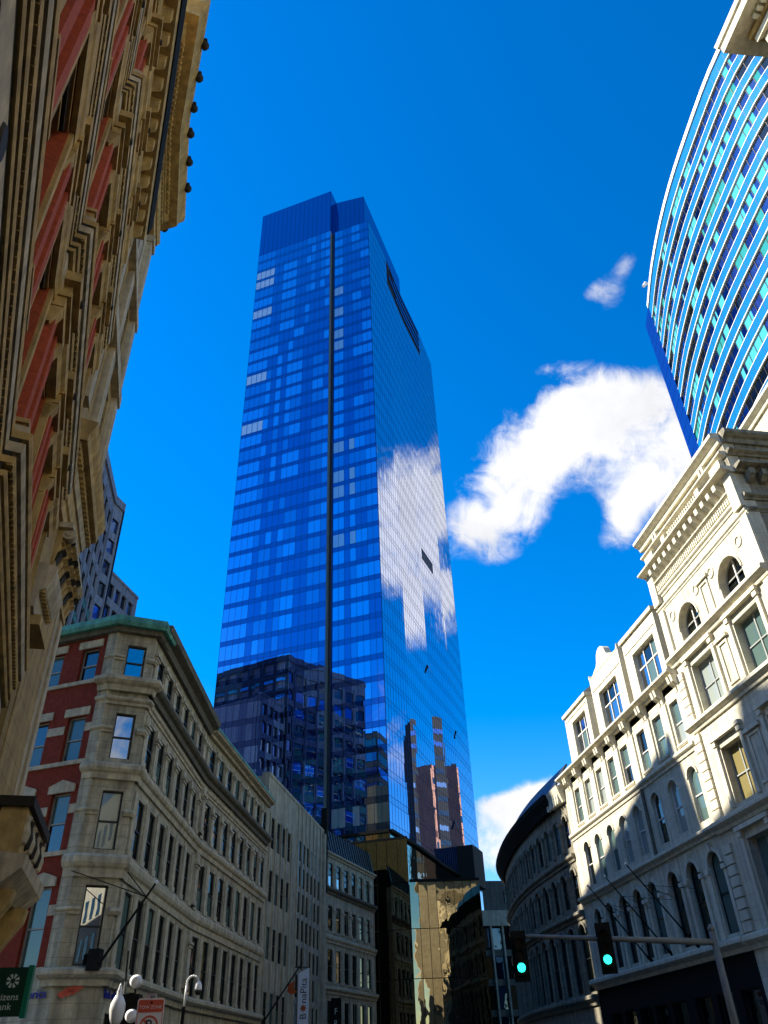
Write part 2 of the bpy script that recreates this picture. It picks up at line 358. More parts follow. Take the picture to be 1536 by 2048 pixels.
def window(f, s, z, w, h, kind='sash', d=-.35, fm='frame_dark', gl=('window_dark',), sill=None, parent=None):
    fr = .07; k = (round(w, 2), round(h, 2), kind, fm)
    o = f.put('window', cached(('fr',)+k, lambda: frame_mesh(w, h, kind, fm)), s, d, z, parent)
    g = random.choice(gl); g2 = g if random.random() < .6 else random.choice(gl)
    def pn(x, z0, pw, ph, m, arch=False):
        me = cached(('pn', round(pw, 2), round(ph, 2), m, arch), lambda: pane_mesh(pw, ph, m, arch)); link('pane', me, o, (x, .012, z0), 0)
    iw = w-2*fr
    if kind == 'three':
        for i in (-1, 0, 1):
            pn(i*w/3*.97, fr, w/3-.13, h*.62-.12, random.choice(gl)); pn(i*w/3*.97, h*.62+.05, w/3-.13, h*.38-.12, random.choice(gl))
    elif kind == 'pair':
        for i in (-1, 1):
            pn(i*(iw/4+.02), fr, iw/2-.06, h*.48-.1, g); pn(i*(iw/4+.02), h*.48+.035, iw/2-.06, h*.52-.1, g2)
    elif kind == 'arch': pn(0, fr, iw, h*.48-.1, g); pn(0, h*.48+.035, iw, h*.52-.1, g2, True)
    elif kind == 'sash': pn(0, fr, iw, h*.48-.1, g); pn(0, h*.48+.035, iw, h*.52-.1, g2)
    else: pn(0, fr, iw, h-2*fr, g)
    if sill: link('sill', cached(('si', round(w, 2), sill), lambda: sill_mesh(w, sill)), o, (0, d+.02 if d < 0 else 0, 0))
    return o
def text_mesh(body, size, depth, m, align='CENTER'):
    cu = bpy.data.curves.new('lettering', 'FONT'); cu.body = body; cu.size = size; cu.extrude = depth; cu.align_x = align; cu.align_y = 'CENTER'
    cu.resolution_u = 3
    o = bpy.data.objects.new('t', cu); col.objects.link(o); dg = bpy.context.evaluated_depsgraph_get()
    me = bpy.data.meshes.new_from_object(o.evaluated_get(dg)); bpy.data.objects.remove(o); bpy.data.curves.remove(cu)
    me.materials.clear(); me.materials.append(MATS[m]); return me
def struct(name, mb, m):
    o = link(name, mb.mesh(name, m)); o['kind'] = 'structure'; return o
def core(f, th, z0, z1, back, m='interior'):
    """the closed body behind a wall line: plan polygon between the wall line (set in) and the back line"""
    pts = [f.at(s, -.75) for s in f.c]; pl = [(p.x, p.y) for p in pts]+back[::-1]; n = len(pl); mb = MB()
    mb.add([(x, y, z) for z in (z0, z1) for x, y in pl], [tuple(reversed(range(n))), tuple(range(n, 2*n))]+[(i, (i+1) % n, n+(i+1) % n, n+i) for i in range(n)])
    return part('building_core', mb, m, th)

# ------------------------------------------------------------------ ground
mb = MB(); mb.box(-1500, 1500, -1500, 1500, -.3, 0); struct('ground', mb, 'asphalt')
mb = MB(); mb.add([(-8.0, 3, .14), (-11.2, 24, .14), (-9.2, 40, .14), (-9.4, 53, .14), (-7.9, 71, .14), (-5.0, 92, .14), (-12, 92, .14), (-30, 60, .14), (-30, 3, .14)], [tuple(range(9))])
b = len(mb.v); mb.add([(x, y, 0.001) for x, y, z in mb.v[:9]], [(i, (i+1) % 9, 9+(i+1) % 9-9, i) for i in range(0)])
mb.f += [(i, (i+1) % 9, 9+(i+1) % 9, 9+i) for i in range(9)]; mb.mi += [0]*9
struct('pavement', mb, 'concrete')
mb = MB(); pv = [(16.6, 34.5), (15, 47), (11.3, 70), (9.5, 81), (9, 92), (9.8, 108), (40, 108), (40, 34.5)]
mb.add([(x, y, z) for z in (.14, .001) for x, y in pv], [tuple(range(8))]+[(i, (i+1) % 8, 8+(i+1) % 8, 8+i) for i in range(8)]); struct('pavement', mb, 'concrete')

# ------------------------------------------------------------------ glass residential tower
TL, TC, TR = Vector((-33.2, 137)), Vector((-1.5, 126)), Vector((17.8, 182))
ul = (TC-TL).normalized(); ur = (TR-TC).normalized(); nl = Vector((ul.y, -ul.x)); nr = Vector((ur.y, -ur.x))
FH = 4.16; Z0 = 32.6; NF = 39; ZT = Z0+FH*NF
tower = thing('glass_tower', 'tall blue mirror glass residential tower rising behind the stone buildings', 'tower', (-8, 150, 0))
def facade_panels(fac, ncol, tilt_seed, tag_parts, zb, zt, pick, skip=None):
    """every light of glass is its own slightly tilted sheet"""
    rnd = random.Random(tilt_seed); w = fac.len/ncol; rest = MB(); nf = int(round((zt-zb)/FH)); cnt = 0
    names = ['tower_glass', 'tower_glass_light', 'tower_glass_mid', 'tower_glass_dark', 'tower_glass_pale']
    for r in range(nf):
        z = zb+r*FH
        for c in range(ncol):
            s0, s1 = c*w+.02, (c+1)*w-.02
            for za, zb_, sp in ((z+.03, z+1.05, True), (z+1.11, z+FH-.03, False)):
                if skip and skip((s0+s1)/2, (za+zb_)/2): continue
                mi = 3 if sp else pick(rnd, r, c, nf, ncol)
                ty, tz = rnd.gauss(0, .0016), rnd.gauss(0, .0016)
                ws, hz = (s1-s0)/2, (zb_-za)/2; q = []
                for a, b in ((-1, -1), (1, -1), (1, 1), (-1, 1)):
                    q.append(fac.at((s0+s1)/2+a*ws, .03+a*ws*ty+b*hz*tz, (za+zb_)/2+b*hz))
                nrm = (fac.at((s0+s1)/2, 1, 0)-fac.at((s0+s1)/2, 0, 0))*.025
                pts = q+[p-nrm for p in q]; fs = [(0,1,2,3),(7,6,5,4),(0,4,5,1),(1,5,6,2),(2,6,7,3),(3,7,4,0)]
                if tag_parts and r < tag_parts and not sp:
                    m1 = MB(); m1.add(pts, fs); part('glass_pane', m1, names[mi], tower); cnt += 1
                else: rest.add(pts, fs, mi=mi)
    if rest.v: part('curtain_wall_glass', rest, names, tower, kind='stuff')
def grid(fac, ncol, zb, zt, d=.05):
    mb = MB(); w = fac.len/ncol; nf = int(round((zt-zb)/FH))
    for c in range(ncol+1):
        s = min(max(c*w, .03), fac.len-.03); fac.box(mb, s-.03, s+.03, zb, zt, -.02, d)
    for r in range(nf+1):
        fac.box(mb, .03, fac.len-.03, zb+r*FH-.03, zb+r*FH+.03, -.02, d-.004)
        if r < nf: fac.box(mb, .03, fac.len-.03, zb+r*FH+1.05, zb+r*FH+1.11, -.02, d-.004)
    return mb
def pick_left(cols_dark):
    seeds = {}
    def fn(rnd, r, c, nf, nc):
        key = (r, c//3 if c > 3 else -1); 
        if key not in seeds: seeds[key] = rnd.random()
        if c in cols_dark(r): return 0
        if c < 4: return 4 if seeds[key] < .12 else (1 if seeds[key] < .7 else 2)
        v = seeds[key]; return 1 if v < .30 else (2 if v < .75 else 0)
    return fn
SL = 22.6   # where the slot splits the left face
pL = [TL, TL+ul*SL]; fL = Fac([(p.x, p.y) for p in pL], tower)
rec = -nl*1.1; pM = [TL+ul*(SL+.9)+rec, TC+rec*.0]; pM[1] = TC+rec; fM = Fac([(p.x, p.y) for p in pM], tower)
fS = Fac([(pL[1].x, pL[1].y), ((pL[1]-nl*1.1).x, (pL[1]-nl*1.1).y)], tower)
# right face: folded facets
fac_r = []
cuts = [(0, -1.1), (13.0, -.75), (29.2, -1.15), (45.0, -.7), (59.2, -1.1)]
prR = [TC+ur*s+nr*(d+1.1) for s, d in cuts]; prR[0] = TC+rec; fR = Fac([(p.x, p.y) for p in prR], tower)
# solid body
def prism(name, poly, z0, z1, m, par):
    mb = MB(); n = len(poly); mb.add([(p[0], p[1], z) for z in (z0, z1) for p in poly], [tuple(reversed(range(n))), tuple(range(n, 2*n))]+[(i, (i+1) % n, n+(i+1) % n, n+i) for i in range(n)]); return part(name, mb, m, par)
inn = lambda p, a, b: (p-nl*a-nr*b)
body = [inn(TL, .05, -.0), inn(pL[1], .05, 0), pL[1]-nl*1.15, inn(TC, 1.15, .05)]+[p-nr*.05 for p in prR[1:]]+[TR-ul*30, TL-nl*45]
prism('tower_core', body, 0, ZT-.3, 'black_block', tower)
dl = lambda r: {7, 11, 15} if r > 28 else ({5, 6, 9, 10} if r > 12 else {4, 5, 8})
facade_panels(fL, 16, 1, 12, Z0, ZT, pick_left(lambda r: {4+(r//14), 7, 11, 12} if r < 30 else {4, 5, 9, 10, 13}))
facade_panels(fM, 8, 2, 12, Z0, ZT, pick_left(lambda r: {2} if r < 20 else {2, 3}))
hole = lambda s, z: (13.2 < s < 43 and 183 < z < 194 and (z-183) < 11 and z < 195-0.0*s) or (29.6 < s < 37.2 and 100.6 < z < 101.9)
facade_panels(fR, 43, 3, 0, Z0, ZT, lambda rnd, r, c, nf, nc: rnd.choice((0, 0, 2, 2, 3)) if r > 20 else 0, hole)
for f_, n_ in ((fL, 16), (fM, 8), (fR, 43)): part('mullion_grid', grid(f_, n_, Z0, ZT), 'tower_mullion', tower, kind='stuff')
mb = MB(); fS.box(mb, 0, 1.1, Z0, ZT, .01, .05); part('slot_glass', mb, 'tower_glass_pale', tower)
mb = MB(); fM.box(mb, -.22, -.06, 20, ZT, -.2, .15); part('slot_post', mb, 'tower_mullion', tower)
# louvred recess high on the right face
mb = MB(); fR.box(mb, 13.1, 43.2, 183, 194, -.04, -.02); part('louvre_backing', mb, 'interior', tower)
for i, (a, b, z) in enumerate(((17, 43, 193.2), (19, 43, 190.4), (15, 43, 187.6), (21, 43, 185.2))):
    mb = MB(); fR.box(mb, a, b, z, z+1.1, .0, .25); part('louvre', mb, 'navy_glass', tower)
# crown: left slab parapet and the set back right block
HC = 214.6
cl = [TL, pL[1], pL[1]-nl*5.0, TL-nl*5.0]
def crown(poly, z0, z1, nm):
    f = Fac([(p.x, p.y) for p in poly]+[(poly[0].x, poly[0].y)], tower); prism('crown_core', [p for p in poly], z0, z1, 'tower_mullion', tower)
    for k in range(len(poly)):
        a, b = f.c[k], f.c[k+1]; nn = max(1, int((b-a)/1.4))
        for j in range(nn):
            m1 = MB(); s0 = a+(b-a)*j/nn+.04; s1 = a+(b-a)*(j+1)/nn-.04
            pts = [f.p[k]+f.u[k]*(s-a)+f.n[k]*.04 for s in (s0, s1)]
            m1.add([(pts[0].x, pts[0].y, z0), (pts[1].x, pts[1].y, z0), (pts[1].x, pts[1].y, z1-.1), (pts[0].x, pts[0].y, z1-.1)], [(0, 1, 2, 3)])
            part('crown_panel', m1, 'crown_glass', tower)
crown([TL, pL[1], pL[1]-nl*7.0, TL-nl*7.0], ZT-.2, HC, 'a')
q0 = pL[1]-nl*4.2; q1 = TC-nl*5.2-nr*2.6
crown([q0, q1, q1+ur*32, q0+ur*32], ZT-.2, HC, 'b')
# open awning windows on the right face
for s, z in ((27.5, 70.5), (45.5, 62), (38, 41)):
    mb = MB(); f = fR; a = f.at(s, .06, z+1.6); b = f.at(s+1.2, .06, z+1.6); c = f.at(s+1.2, .75, z); d = f.at(s, .75, z)
    off = Vector((0, 0, -.04)); mb.add([a, b, c, d, a+off, b+off, c+off, d+off], [(0,1,2,3),(7,6,5,4),(0,4,5,1),(1,5,6,2),(2,6,7,3),(3,7,4,0)]); part('open_casement', mb, 'frame_dark', tower)
# soffit and recess under the tower skin
mb = MB(); fR.ext(mb, [(-1.5, Z0-.5), (.5, Z0-.5), (.5, Z0-.05), (-1.5, Z0-.05)], 0, 47.5); part('soffit_edge', mb, 'dark_metal', tower)
mb = MB(); fM.ext(mb, [(-1.5, Z0-.5), (.4, Z0-.5), (.4, Z0-.05), (-1.5, Z0-.05)], -.8, fM.len); part('soffit_edge', mb, 'dark_metal', tower)
for i in range(7):
    mb = MB(); a = fM.len*i/7; fM.box(mb, a+.05, a+fM.len/7-.05, 22, Z0-.5, -.05, .0); part('lower_pane', mb, 'tower_glass_mid' if i == 2 else 'podium_glass', tower)
for i in range(32):
    mb = MB(); a = fR.len*i/32; fR.box(mb, a+.04, a+fR.len/32-.04, 8, Z0-.5, -.05, .0); part('lower_pane', mb, 'podium_glass' if i < 25 else 'tower_glass', tower)
mb = MB(); fR.box(mb, 38, 45.5, 30.5, 37.5, .1, 3.4); part('projecting_bay', mb, 'interior', tower)
mb = MB(); fR.box(mb, 45.5, 45.56, 31, 37.2, .2, 3.3); part('bay_glass', mb, 'blind_teal', tower)

# ------------------------------------------------------------------ dark glass podium
pod = thing('podium_block', 'low black mirror glass block in front of the glass tower reflecting golden stone', 'building', (3, 125, 0))
g0 = Vector((-7.2, 113.9)); g1 = Vector((1.3, 111.4)); g2 = Vector((10.6, 112.1))
fP = Fac([(g0.x, g0.y), (g1.x, g1.y), (g2.x, g2.y)], pod)
prism('podium_core', [(p.x, p.y) for p in (g0+Vector((.3, .2)), g1+Vector((-.05, .3)), TC+Vector((1.5, -3)), Vector((-6, 121)))], 0, 27.4, 'black_block', pod)
prism('podium_core', [(p.x, p.y) for p in (g1+Vector((.05, .35)), g2+Vector((-.1, .3)), Vector((11.2, 148)), Vector((6, 146)), TC+Vector((1.6, -3)))], 0, 21.8, 'black_block', pod)
for (a, b, nn) in ((0, fP.c[1], 6), (fP.c[1], fP.len, 8)):
    for j in range(nn):
        for z0, z1 in [(k*5.5+.03, k*5.5+5.44) for k in range(4 if a > 1 else 5) if k < 4 or True]:
            mb = MB(); s0 = a+(b-a)*j/nn+.03; s1 = a+(b-a)*(j+1)/nn-.03; t1, t2 = random.gauss(0, .004), random.gauss(0, .003); q = []
            for A, B in ((-1, -1), (1, -1), (1, 1), (-1, 1)):
                ws = (s1-s0)/2; hz = (z1-z0)/2; q.append(fP.at((s0+s1)/2+A*ws, .06+A*ws*t1+B*hz*t2, (z0+z1)/2+B*hz))
            mb.add(q, [(0, 1, 2, 3)]); part('glass_pane', mb, 'podium_glass', pod)
mb = MB(); fP.box(mb, fP.c[1]+.02, fP.len, 22.0, 22.3, -.3, .12); part('parapet_cap', mb, 'dark_metal', pod)
mb = MB(); fP.box(mb, 0, fP.c[1], 27.45, 27.75, -.3, .12); part('parapet_cap', mb, 'dark_metal', pod)

# ------------------------------------------------------------------ far block closing the street, and one behind it
fb = thing('far_office', 'stone banded glass office block closing the far end of the street', 'building', (18, 152, 0))
fF = Fac([(11.2, 149.3), (26, 152.5)], fb); core(fF, fb, 0, 23.6, [(13, 175), (30, 175)], 'black_block')
mb = MB(); fF.box(mb, 0, fF.len, 21.6, 24.0, -.8, .3); part('stone_band', mb, 'limestone', fb)
for i in range(7):
    mb = MB(); fF.box(mb, i*2.1, i*2.1+.28, 0, 21.6, -.4, .15); part('pilaster', mb, 'limestone', fb)
    for r in range(5):
        mb = MB(); fF.box(mb, i*2.1+.32, i*2.1+2.05, r*4.3+.9, r*4.3+4.1, -.5, -.45); part('pane', mb, random.choice(['window_dark', 'window_dark', 'podium_glass']), fb)
        mb = MB(); fF.box(mb, i*2.1+.32, i*2.1+2.05, r*4.3-.1, r*4.3+.85, -.5, -.4); part('spandrel', mb, 'ledge_dark', fb)
fb2 = thing('dark_office', 'plain dark slab block just showing behind the stone banded office', 'building', (24, 212, 0))
prism('wall', [(20, 205), (32, 207), (32, 230), (20, 230)], 0, 38.7, 'seam_metal', fb2)
for r in range(3):
    mb = MB(); mb.box(25.2, 30, 205.4, 205.9, 24.5+r*4.6, 27.3+r*4.6); part('window', mb, 'window_dark', fb2)

# ------------------------------------------------------------------ row buildings of beige stone
def pilaster_mesh(w, h, d, m, cap=True):
    mb = MB(); mb.box(-w/2, w/2, -d, .05, 0, h)
    mb.box(-w/2-.05, w/2+.05, -d-.05, .05, 0, .3)
    if cap:
        zc_ = h*.70
        mb.box(-w/2-.06, w/2+.06, -d-.06, .05, zc_, zc_+.10); mb.box(-w/2-.11, w/2+.11, -d-.12, .05, zc_+.16, zc_+.30); mb.box(-w/2-.03, w/2+.03, -d-.03, .05, zc_+.10, zc_+.16)
    return mb.mesh('pilaster', m)
def row_face(f, th, segs, rows, ledges, wall_m, trim_m, zb, zt, win_w, gl):
    """segs: list of (first centre, pitch, count) ; rows: (z0, z1, cap)"""
    holes = []; cents = []
    for c0, p, n in segs: cents += [c0+p*i for i in range(n)]
    for z0, z1, cap in rows:
        for c in cents: holes.append((c-win_w/2, c+win_w/2, z0, z1))
    mb = MB(); f.wall(mb, 0, f.len, zb, zt, holes, -.72, 0); part('wall', mb, wall_m, th)
    for z0, z1, cap in rows:
        for c in cents: window(f, c, z0, win_w, z1-z0, 'sash', -.13, 'frame_dark', gl)
        ps = []
        for c0, p, n in segs: ps += [c0+p*(i-.5) for i in range(n+1)]
        wid = min(p for _, p, _ in segs)-win_w-.22
        for s in ps:
            if .25 < s < f.len-.25 and not any(abs(s-c) < win_w/2+.12 for c in cents):
                me = cached(('pil', round(wid, 2), round(z1-z0+.3, 2), cap, trim_m), lambda: pilaster_mesh(wid, z1-z0+.3, .09, trim_m, cap)); f.put('pilaster', me, s, 0, z0-.15)
    for z0, z1, d, m in ledges:
        mb = MB(); h = z1-z0
        f.ext(mb, [(-.02, z0), (d*.35, z0), (d*.45, z0+h*.35), (d*.8, z0+h*.45), (d, z0+h*.6), (d, z0+h*.85), (d*.7, z1), (-.02, z1)], -.0, f.len); part('ledge', mb, m, th)
W0, W1, W2, W3, W4, W5, W6 = (-24, 40.2), (-14.5, 37.2), (-12.75, 38.0), (-13.0, 52.9), (-11.5, 71.5), (-8.37, 93.8), (-3.32, 108.6)
B2 = thing('corner_row_building', 'long beige stone row building with chamfered corner bay and green copper cornice', 'building', (-18, 50, 0))
fB = Fac([W2, W3, W4], B2); LB = fB.c[1]
ROWS = [(5.75, 8.9, False), (10.4, 13.05, False), (14.6, 16.9, True), (18.85, 20.7, True)]
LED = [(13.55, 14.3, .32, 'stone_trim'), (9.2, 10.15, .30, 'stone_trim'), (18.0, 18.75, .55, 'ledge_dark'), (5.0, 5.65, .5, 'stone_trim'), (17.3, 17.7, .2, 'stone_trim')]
GLB = ('window_dark', 'window_dark', 'window_dark', 'window_teal')
row_face(fB, B2, [(1.75, 2.2, 6), (LB+1.5, 2.3, 8)], ROWS, LED, 'stone_beige', 'stone_trim', 5.6, 21.3, 1.38, GLB)
for z in (6.0, 10.4, 14.6):
    f_ = 3.0
    me = cached(('bigpil', 1), lambda: pilaster_mesh(.75, 3.0, .28, 'stone_trim', True)); fB.put('pilaster', me, LB-.35, 0, z)
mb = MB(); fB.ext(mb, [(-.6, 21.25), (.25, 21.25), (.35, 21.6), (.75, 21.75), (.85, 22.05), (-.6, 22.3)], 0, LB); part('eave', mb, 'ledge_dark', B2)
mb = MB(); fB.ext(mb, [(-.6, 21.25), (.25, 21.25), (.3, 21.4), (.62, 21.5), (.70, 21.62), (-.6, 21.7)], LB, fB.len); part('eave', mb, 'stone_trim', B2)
mb = MB(); fB.ext(mb, [(-.5, 21.65), (.72, 21.65), (.66, 21.9), (.2, 22.2), (-.6, 22.6)], LB+.01, fB.len); part('copper_gutter', mb, 'copper_green', B2)
# ground floor shopfronts
holesG = [(c-.9, c+.9, .4, 4.1) for c in [1.8+2.6*i for i in range(12)]]
mb = MB(); fB.wall(mb, 0, fB.len, 0, 5.6, holesG, -.72, -.01); part('shopfront_wall', mb, 'stone_beige', B2)
for h in holesG: window(fB, (h[0]+h[1])/2, .4, 1.8, 3.7, 'plain', -.3, 'frame_dark', ('window_dark',))
# chamfer
fC = Fac([W1, W2], B2)
mb = MB(); hC = [(.55, 1.52, z0, z1) for z0, z1, _ in ROWS]; fC.wall(mb, 0, fC.len, 5.6, 21.5, hC, -.7, 0); part('wall', mb, 'stone_beige', B2)
for i, (z0, z1, _) in enumerate(ROWS): window(fC, 1.035, z0, .97, z1-z0, 'sash', -.22, 'frame_dark', ('window_clear',) if i != 1 else ('window_pale',))
mb = MB(); fC.wall(mb, 0, fC.len, 0, 5.6, [(.5, 1.5, .2, 3.4)], -.7, 0); part('shopfront_wall', mb, 'stone_beige', B2); window(fC, 1.0, .2, 1.0, 3.2, 'plain', -.2)
# brick flank
fK = Fac([W0, W1], B2); cK = [8.3, 6.05, 3.8, 1.55]; holesK = [(c-.55, c+.55, z0, z1) for c in cK for z0, z1, _ in ROWS]
mb = MB(); fK.wall(mb, 0, 9.35, 5.6, 21.4, holesK, -.7, 0); part('brick_wall', mb, 'brick_red', B2)
mb = MB(); fK.wall(mb, 0, fK.len, 0, 5.6, [(2, 5, .4, 3.6), (6, 9, .4, 3.6)], -.7, 0); part('shopfront_wall', mb, 'stone_beige', B2)
for c in (3.5, 7.5): window(fK, c, .4, 3.0, 3.2, 'three', -.3, 'frame_dark', ('window_dark', 'window_pale'))
mb = MB(); fK.box(mb, 9.35, fK.len, 5.6, 21.4, -.7, .12); part('corner_pier', mb, 'stone_beige', B2)
for (z0, z1, _), pk in zip(ROWS, (1, 1, 0, 0)):
    for c in cK:
        window(fK, c, z0, 1.1, z1-z0, 'sash', -.25, 'frame_grey', ('window_dark', 'window_teal', 'window_teal'))
        mb = MB(); hgt = .42 if not pk else .36
        f = fK; pr = [(c-.75, z1), (c+.75, z1), (c+.75, z1+hgt), (c, z1+hgt+(.26 if pk else 0)), (c-.75, z1+hgt)]
        pts = [f.at(s, d, z) for d in (.0, .09) for s, z in pr]; mb.add(pts, [(0,1,2,3,4), (9,8,7,6,5)]+[(i, 5+i, 5+(i+1) % 5, (i+1) % 5) for i in range(5)]); part('lintel', mb, 'pale_stone', B2)
    mb = MB(); fK.box(mb, 0, 9.35, z0-.22, z0-.02, -.01, .12); part('sill_band', mb, 'pale_stone', B2)
    if z0 < 18:
        for a, b in ((6.65, 7.68), (8.92, 9.34), (4.4, 5.45), (2.15, 3.2)):
            mb = MB(); zz = z0+(z1-z0)*.62; fK.box(mb, a, b, zz, zz+.42, .0, .05); part('stone_band', mb, 'pale_stone', B2)
# ledges wrapping the corner
fW = Fac([(W1[0]-.55*.953, W1[1]+.55*.301), W1, W2, (W2[0]-.005, W2[1]+.35)], B2)
for z0, z1, d, m in LED+[(19.95-.2, 20.2-.2, .10, 'brk'), (15.85, 16.15, .12, 'brk'), (11.9, 12.2, .1, 'brk'), (7.7, 8.0, .1, 'brk')]:
    mb = MB(); h = z1-z0; d = d+.13
    fW.ext(mb, [(-.02, z0), (d*.4, z0), (d*.5, z0+h*.35), (d*.8, z0+h*.45), (d, z0+h*.6), (d, z0+h*.85), (d*.7, z1), (-.02, z1)], 0, 1.02 if m == 'brk' else fW.len)
    if m == 'brk': part('ledge', mb, 'stone_trim', B2); mb = MB(); fW.ext(mb, [(-.02, z0), (d*.5, z0), (d, z0+h*.5), (d*.7, z1), (-.02, z1)], 2.2, fW.len)
    part('ledge', mb, 'stone_trim', B2)
fE = Fac([W0, W1, W2, (W2[0]-.02, W2[1]+1.6)], B2)
mb = MB(); fE.ext(mb, [(-.6, 21.3), (.32, 21.3), (.36, 21.55), (-.6, 21.55)], 0, fE.len); part('eave', mb, 'ledge_dark', B2)
mb = MB(); fE.ext(mb, [(-.6, 21.552), (.62, 21.552), (.70, 21.75), (.62, 22.1), (-.6, 22.35)], 0, fE.len-.05); part('copper_gutter', mb, 'copper_green', B2)
core(Fac([W0, W1, W2, W3, W4]), B2, 0, 21.6, [(-21.8, 45), (-21.6, 58), (-21, 74)])
# bank lettering on the corner fascia
me = text_mesh('Bank of America', .46, .02, 'sign_blue'); o = fK.put('fascia_lettering', me, 8.15, .08, 4.75); o.rotation_euler = (math.pi/2, 0, fK.ang(5))
me = text_mesh('Bank of America', .46, .02, 'sign_blue'); o = fB.put('fascia_lettering', me, 1.75, .06, 4.75); o.rotation_euler = (math.pi/2, 0, fB.ang(1))
for i, (x, m) in enumerate(((0, 'sign_red'), (.16, 'sign_red'), (.32, 'sign_red'))):
    mb = MB(); mb.add([(x-.3, -.03, -.05), (x-.1, -.03, -.2), (x+.3, -.03, .08), (x+.1, -.03, .22)] + [(x-.3, 0, -.05), (x-.1, 0, -.2), (x+.3, 0, .08), (x+.1, 0, .22)], [(0,1,2,3), (7,6,5,4), (0,4,5,1), (1,5,6,2), (2,6,7,3), (3,7,4,0)])
    me = mb.mesh('logo_stripe', m); fC.put('logo_stripe', me, .45+x*.3, .16, 4.75+x*.4)

# ------------------------------------------------------------------ limestone building with fins
B3 = thing('limestone_building', 'pale streaked limestone building with tall vertical fins beside the beige row', 'building', (-14, 83, 0))
f3 = Fac([W4, W5], B3); W3c = [1.75+1.85*i for i in range(4)]
rows3 = [(18.2, 20.8), (13.9, 16.4), (9.6, 12.0), (5.0, 7.3), (.6, 3.4)]
h3 = [(c-.68, c+.68, a, b) for c in W3c for a, b in rows3]+[(10.6, 20.4, 4.6, 21.0)]
mb = MB(); f3.wall(mb, 0, f3.len, 0, 24.2, h3, -.7, 0); part('wall', mb, 'limestone', B3)
for c in W3c:
    for a, b in rows3: window(f3, c, a, 1.36, b-a, 'sash', -.13, 'frame_dark', ('window_dark', 'window_dark', 'window_teal'))
for i in range(5):
    mb = MB(); s = W3c[0]-.925+1.85*i; f3.box(mb, s-.12, s+.12, 3.9, 21, -.02, .12); part('fin', mb, 'limestone', B3)
for i in range(7):
    mb = MB(); s = 10.6+i*9.8/6; f3.box(mb, s-.16, s+.16, 3.9, 24.3, -.6, .11); part('fin', mb, 'limestone', B3)
    if i < 6:
        for k in range(7):
            za = 4.7+k*2.33; mb = MB(); f3.box(mb, s+.18, s+9.8/6-.18, za+.55, za+2.28, -.10, -.04); part('pane', mb, random.choice(['window_dark', 'window_dark', 'window_dark', 'window_pale']), B3)
            mb = MB(); f3.box(mb, s+.18, s+9.8/6-.18, za, za+.5, -.10, -.02); part('spandrel', mb, 'frame_grey', B3)
mb = MB(); f3.box(mb, 0, f3.len, 24.2, 24.5, -.7, .06); part('coping', mb, 'limestone', B3)
mb = MB(); f3.box(mb, 21.4, 22.4, 4, 24.0, .0, .3); part('end_pier', mb, 'limestone', B3)
core(f3, B3, 0, 24.2, [(-24, 74), (-20, 96)], 'limestone')

# ------------------------------------------------------------------ second stone row with metal attic
B4 = thing('attic_row_building', 'beige stone row building with dark seamed metal attic next to the black podium', 'building', (-9, 102, 0))
f4 = Fac([W5, W6], B4)
row_face(f4, B4, [(1.75, 2.33, 6)], [(4.2, 8.0, False), (9.7, 12.75, False), (14.5, 17.0, True), (18.95, 21.4, True)], [(13.3, 14.0, .3, 'stone_trim'), (8.6, 9.3, .35, 'stone_trim'), (18.1, 18.8, .5, 'ledge_dark'), (22.0, 22.5, .45, 'stone_trim')], 'stone_beige', 'stone_trim', 0, 22.3, 1.4, ('window_dark', 'window_dark', 'window_clear'))
for i in range(20):
    mb = MB(); a = f4.len*i/20; f4.ext(mb, [(.0, 22.5), (.12, 22.5), (-.5, 25.1), (-.65, 25.1)], a+.03, a+f4.len/20-.03); part('attic_panel', mb, 'seam_metal', B4)
    mb = MB(); f4.ext(mb, [(.0, 22.5), (.2, 22.5), (-.42, 25.15), (-.65, 25.15)], a-.02, a+.028); part('seam', mb, 'dark_metal', B4)
core(f4, B4, 0, 24.6, [(-19, 97), (-12, 112)], 'dark_metal')
mb = MB(); f4.box(mb, -.4, .0, 18, 27, -.3, .4); part('downpipe', mb, 'dark_metal', B4)
for s, w, bd, m, letters in ((1.9, 1.15, 'FRANK', 'letter_grey', 5),):
    mb = MB(); f4.box(mb, s-.1, s, 1, 8.2, .15, 1.25); part('blade_banner', mb, 'dark_metal', B4)
    for i, ch in enumerate(bd):
        o = f4.put('banner_letter', text_mesh(ch, .8, .01, m), s-.13, .7, 7.0-i*1.05); o.rotation_euler = (math.pi/2, 0, f4.ang(1)-math.pi/2)

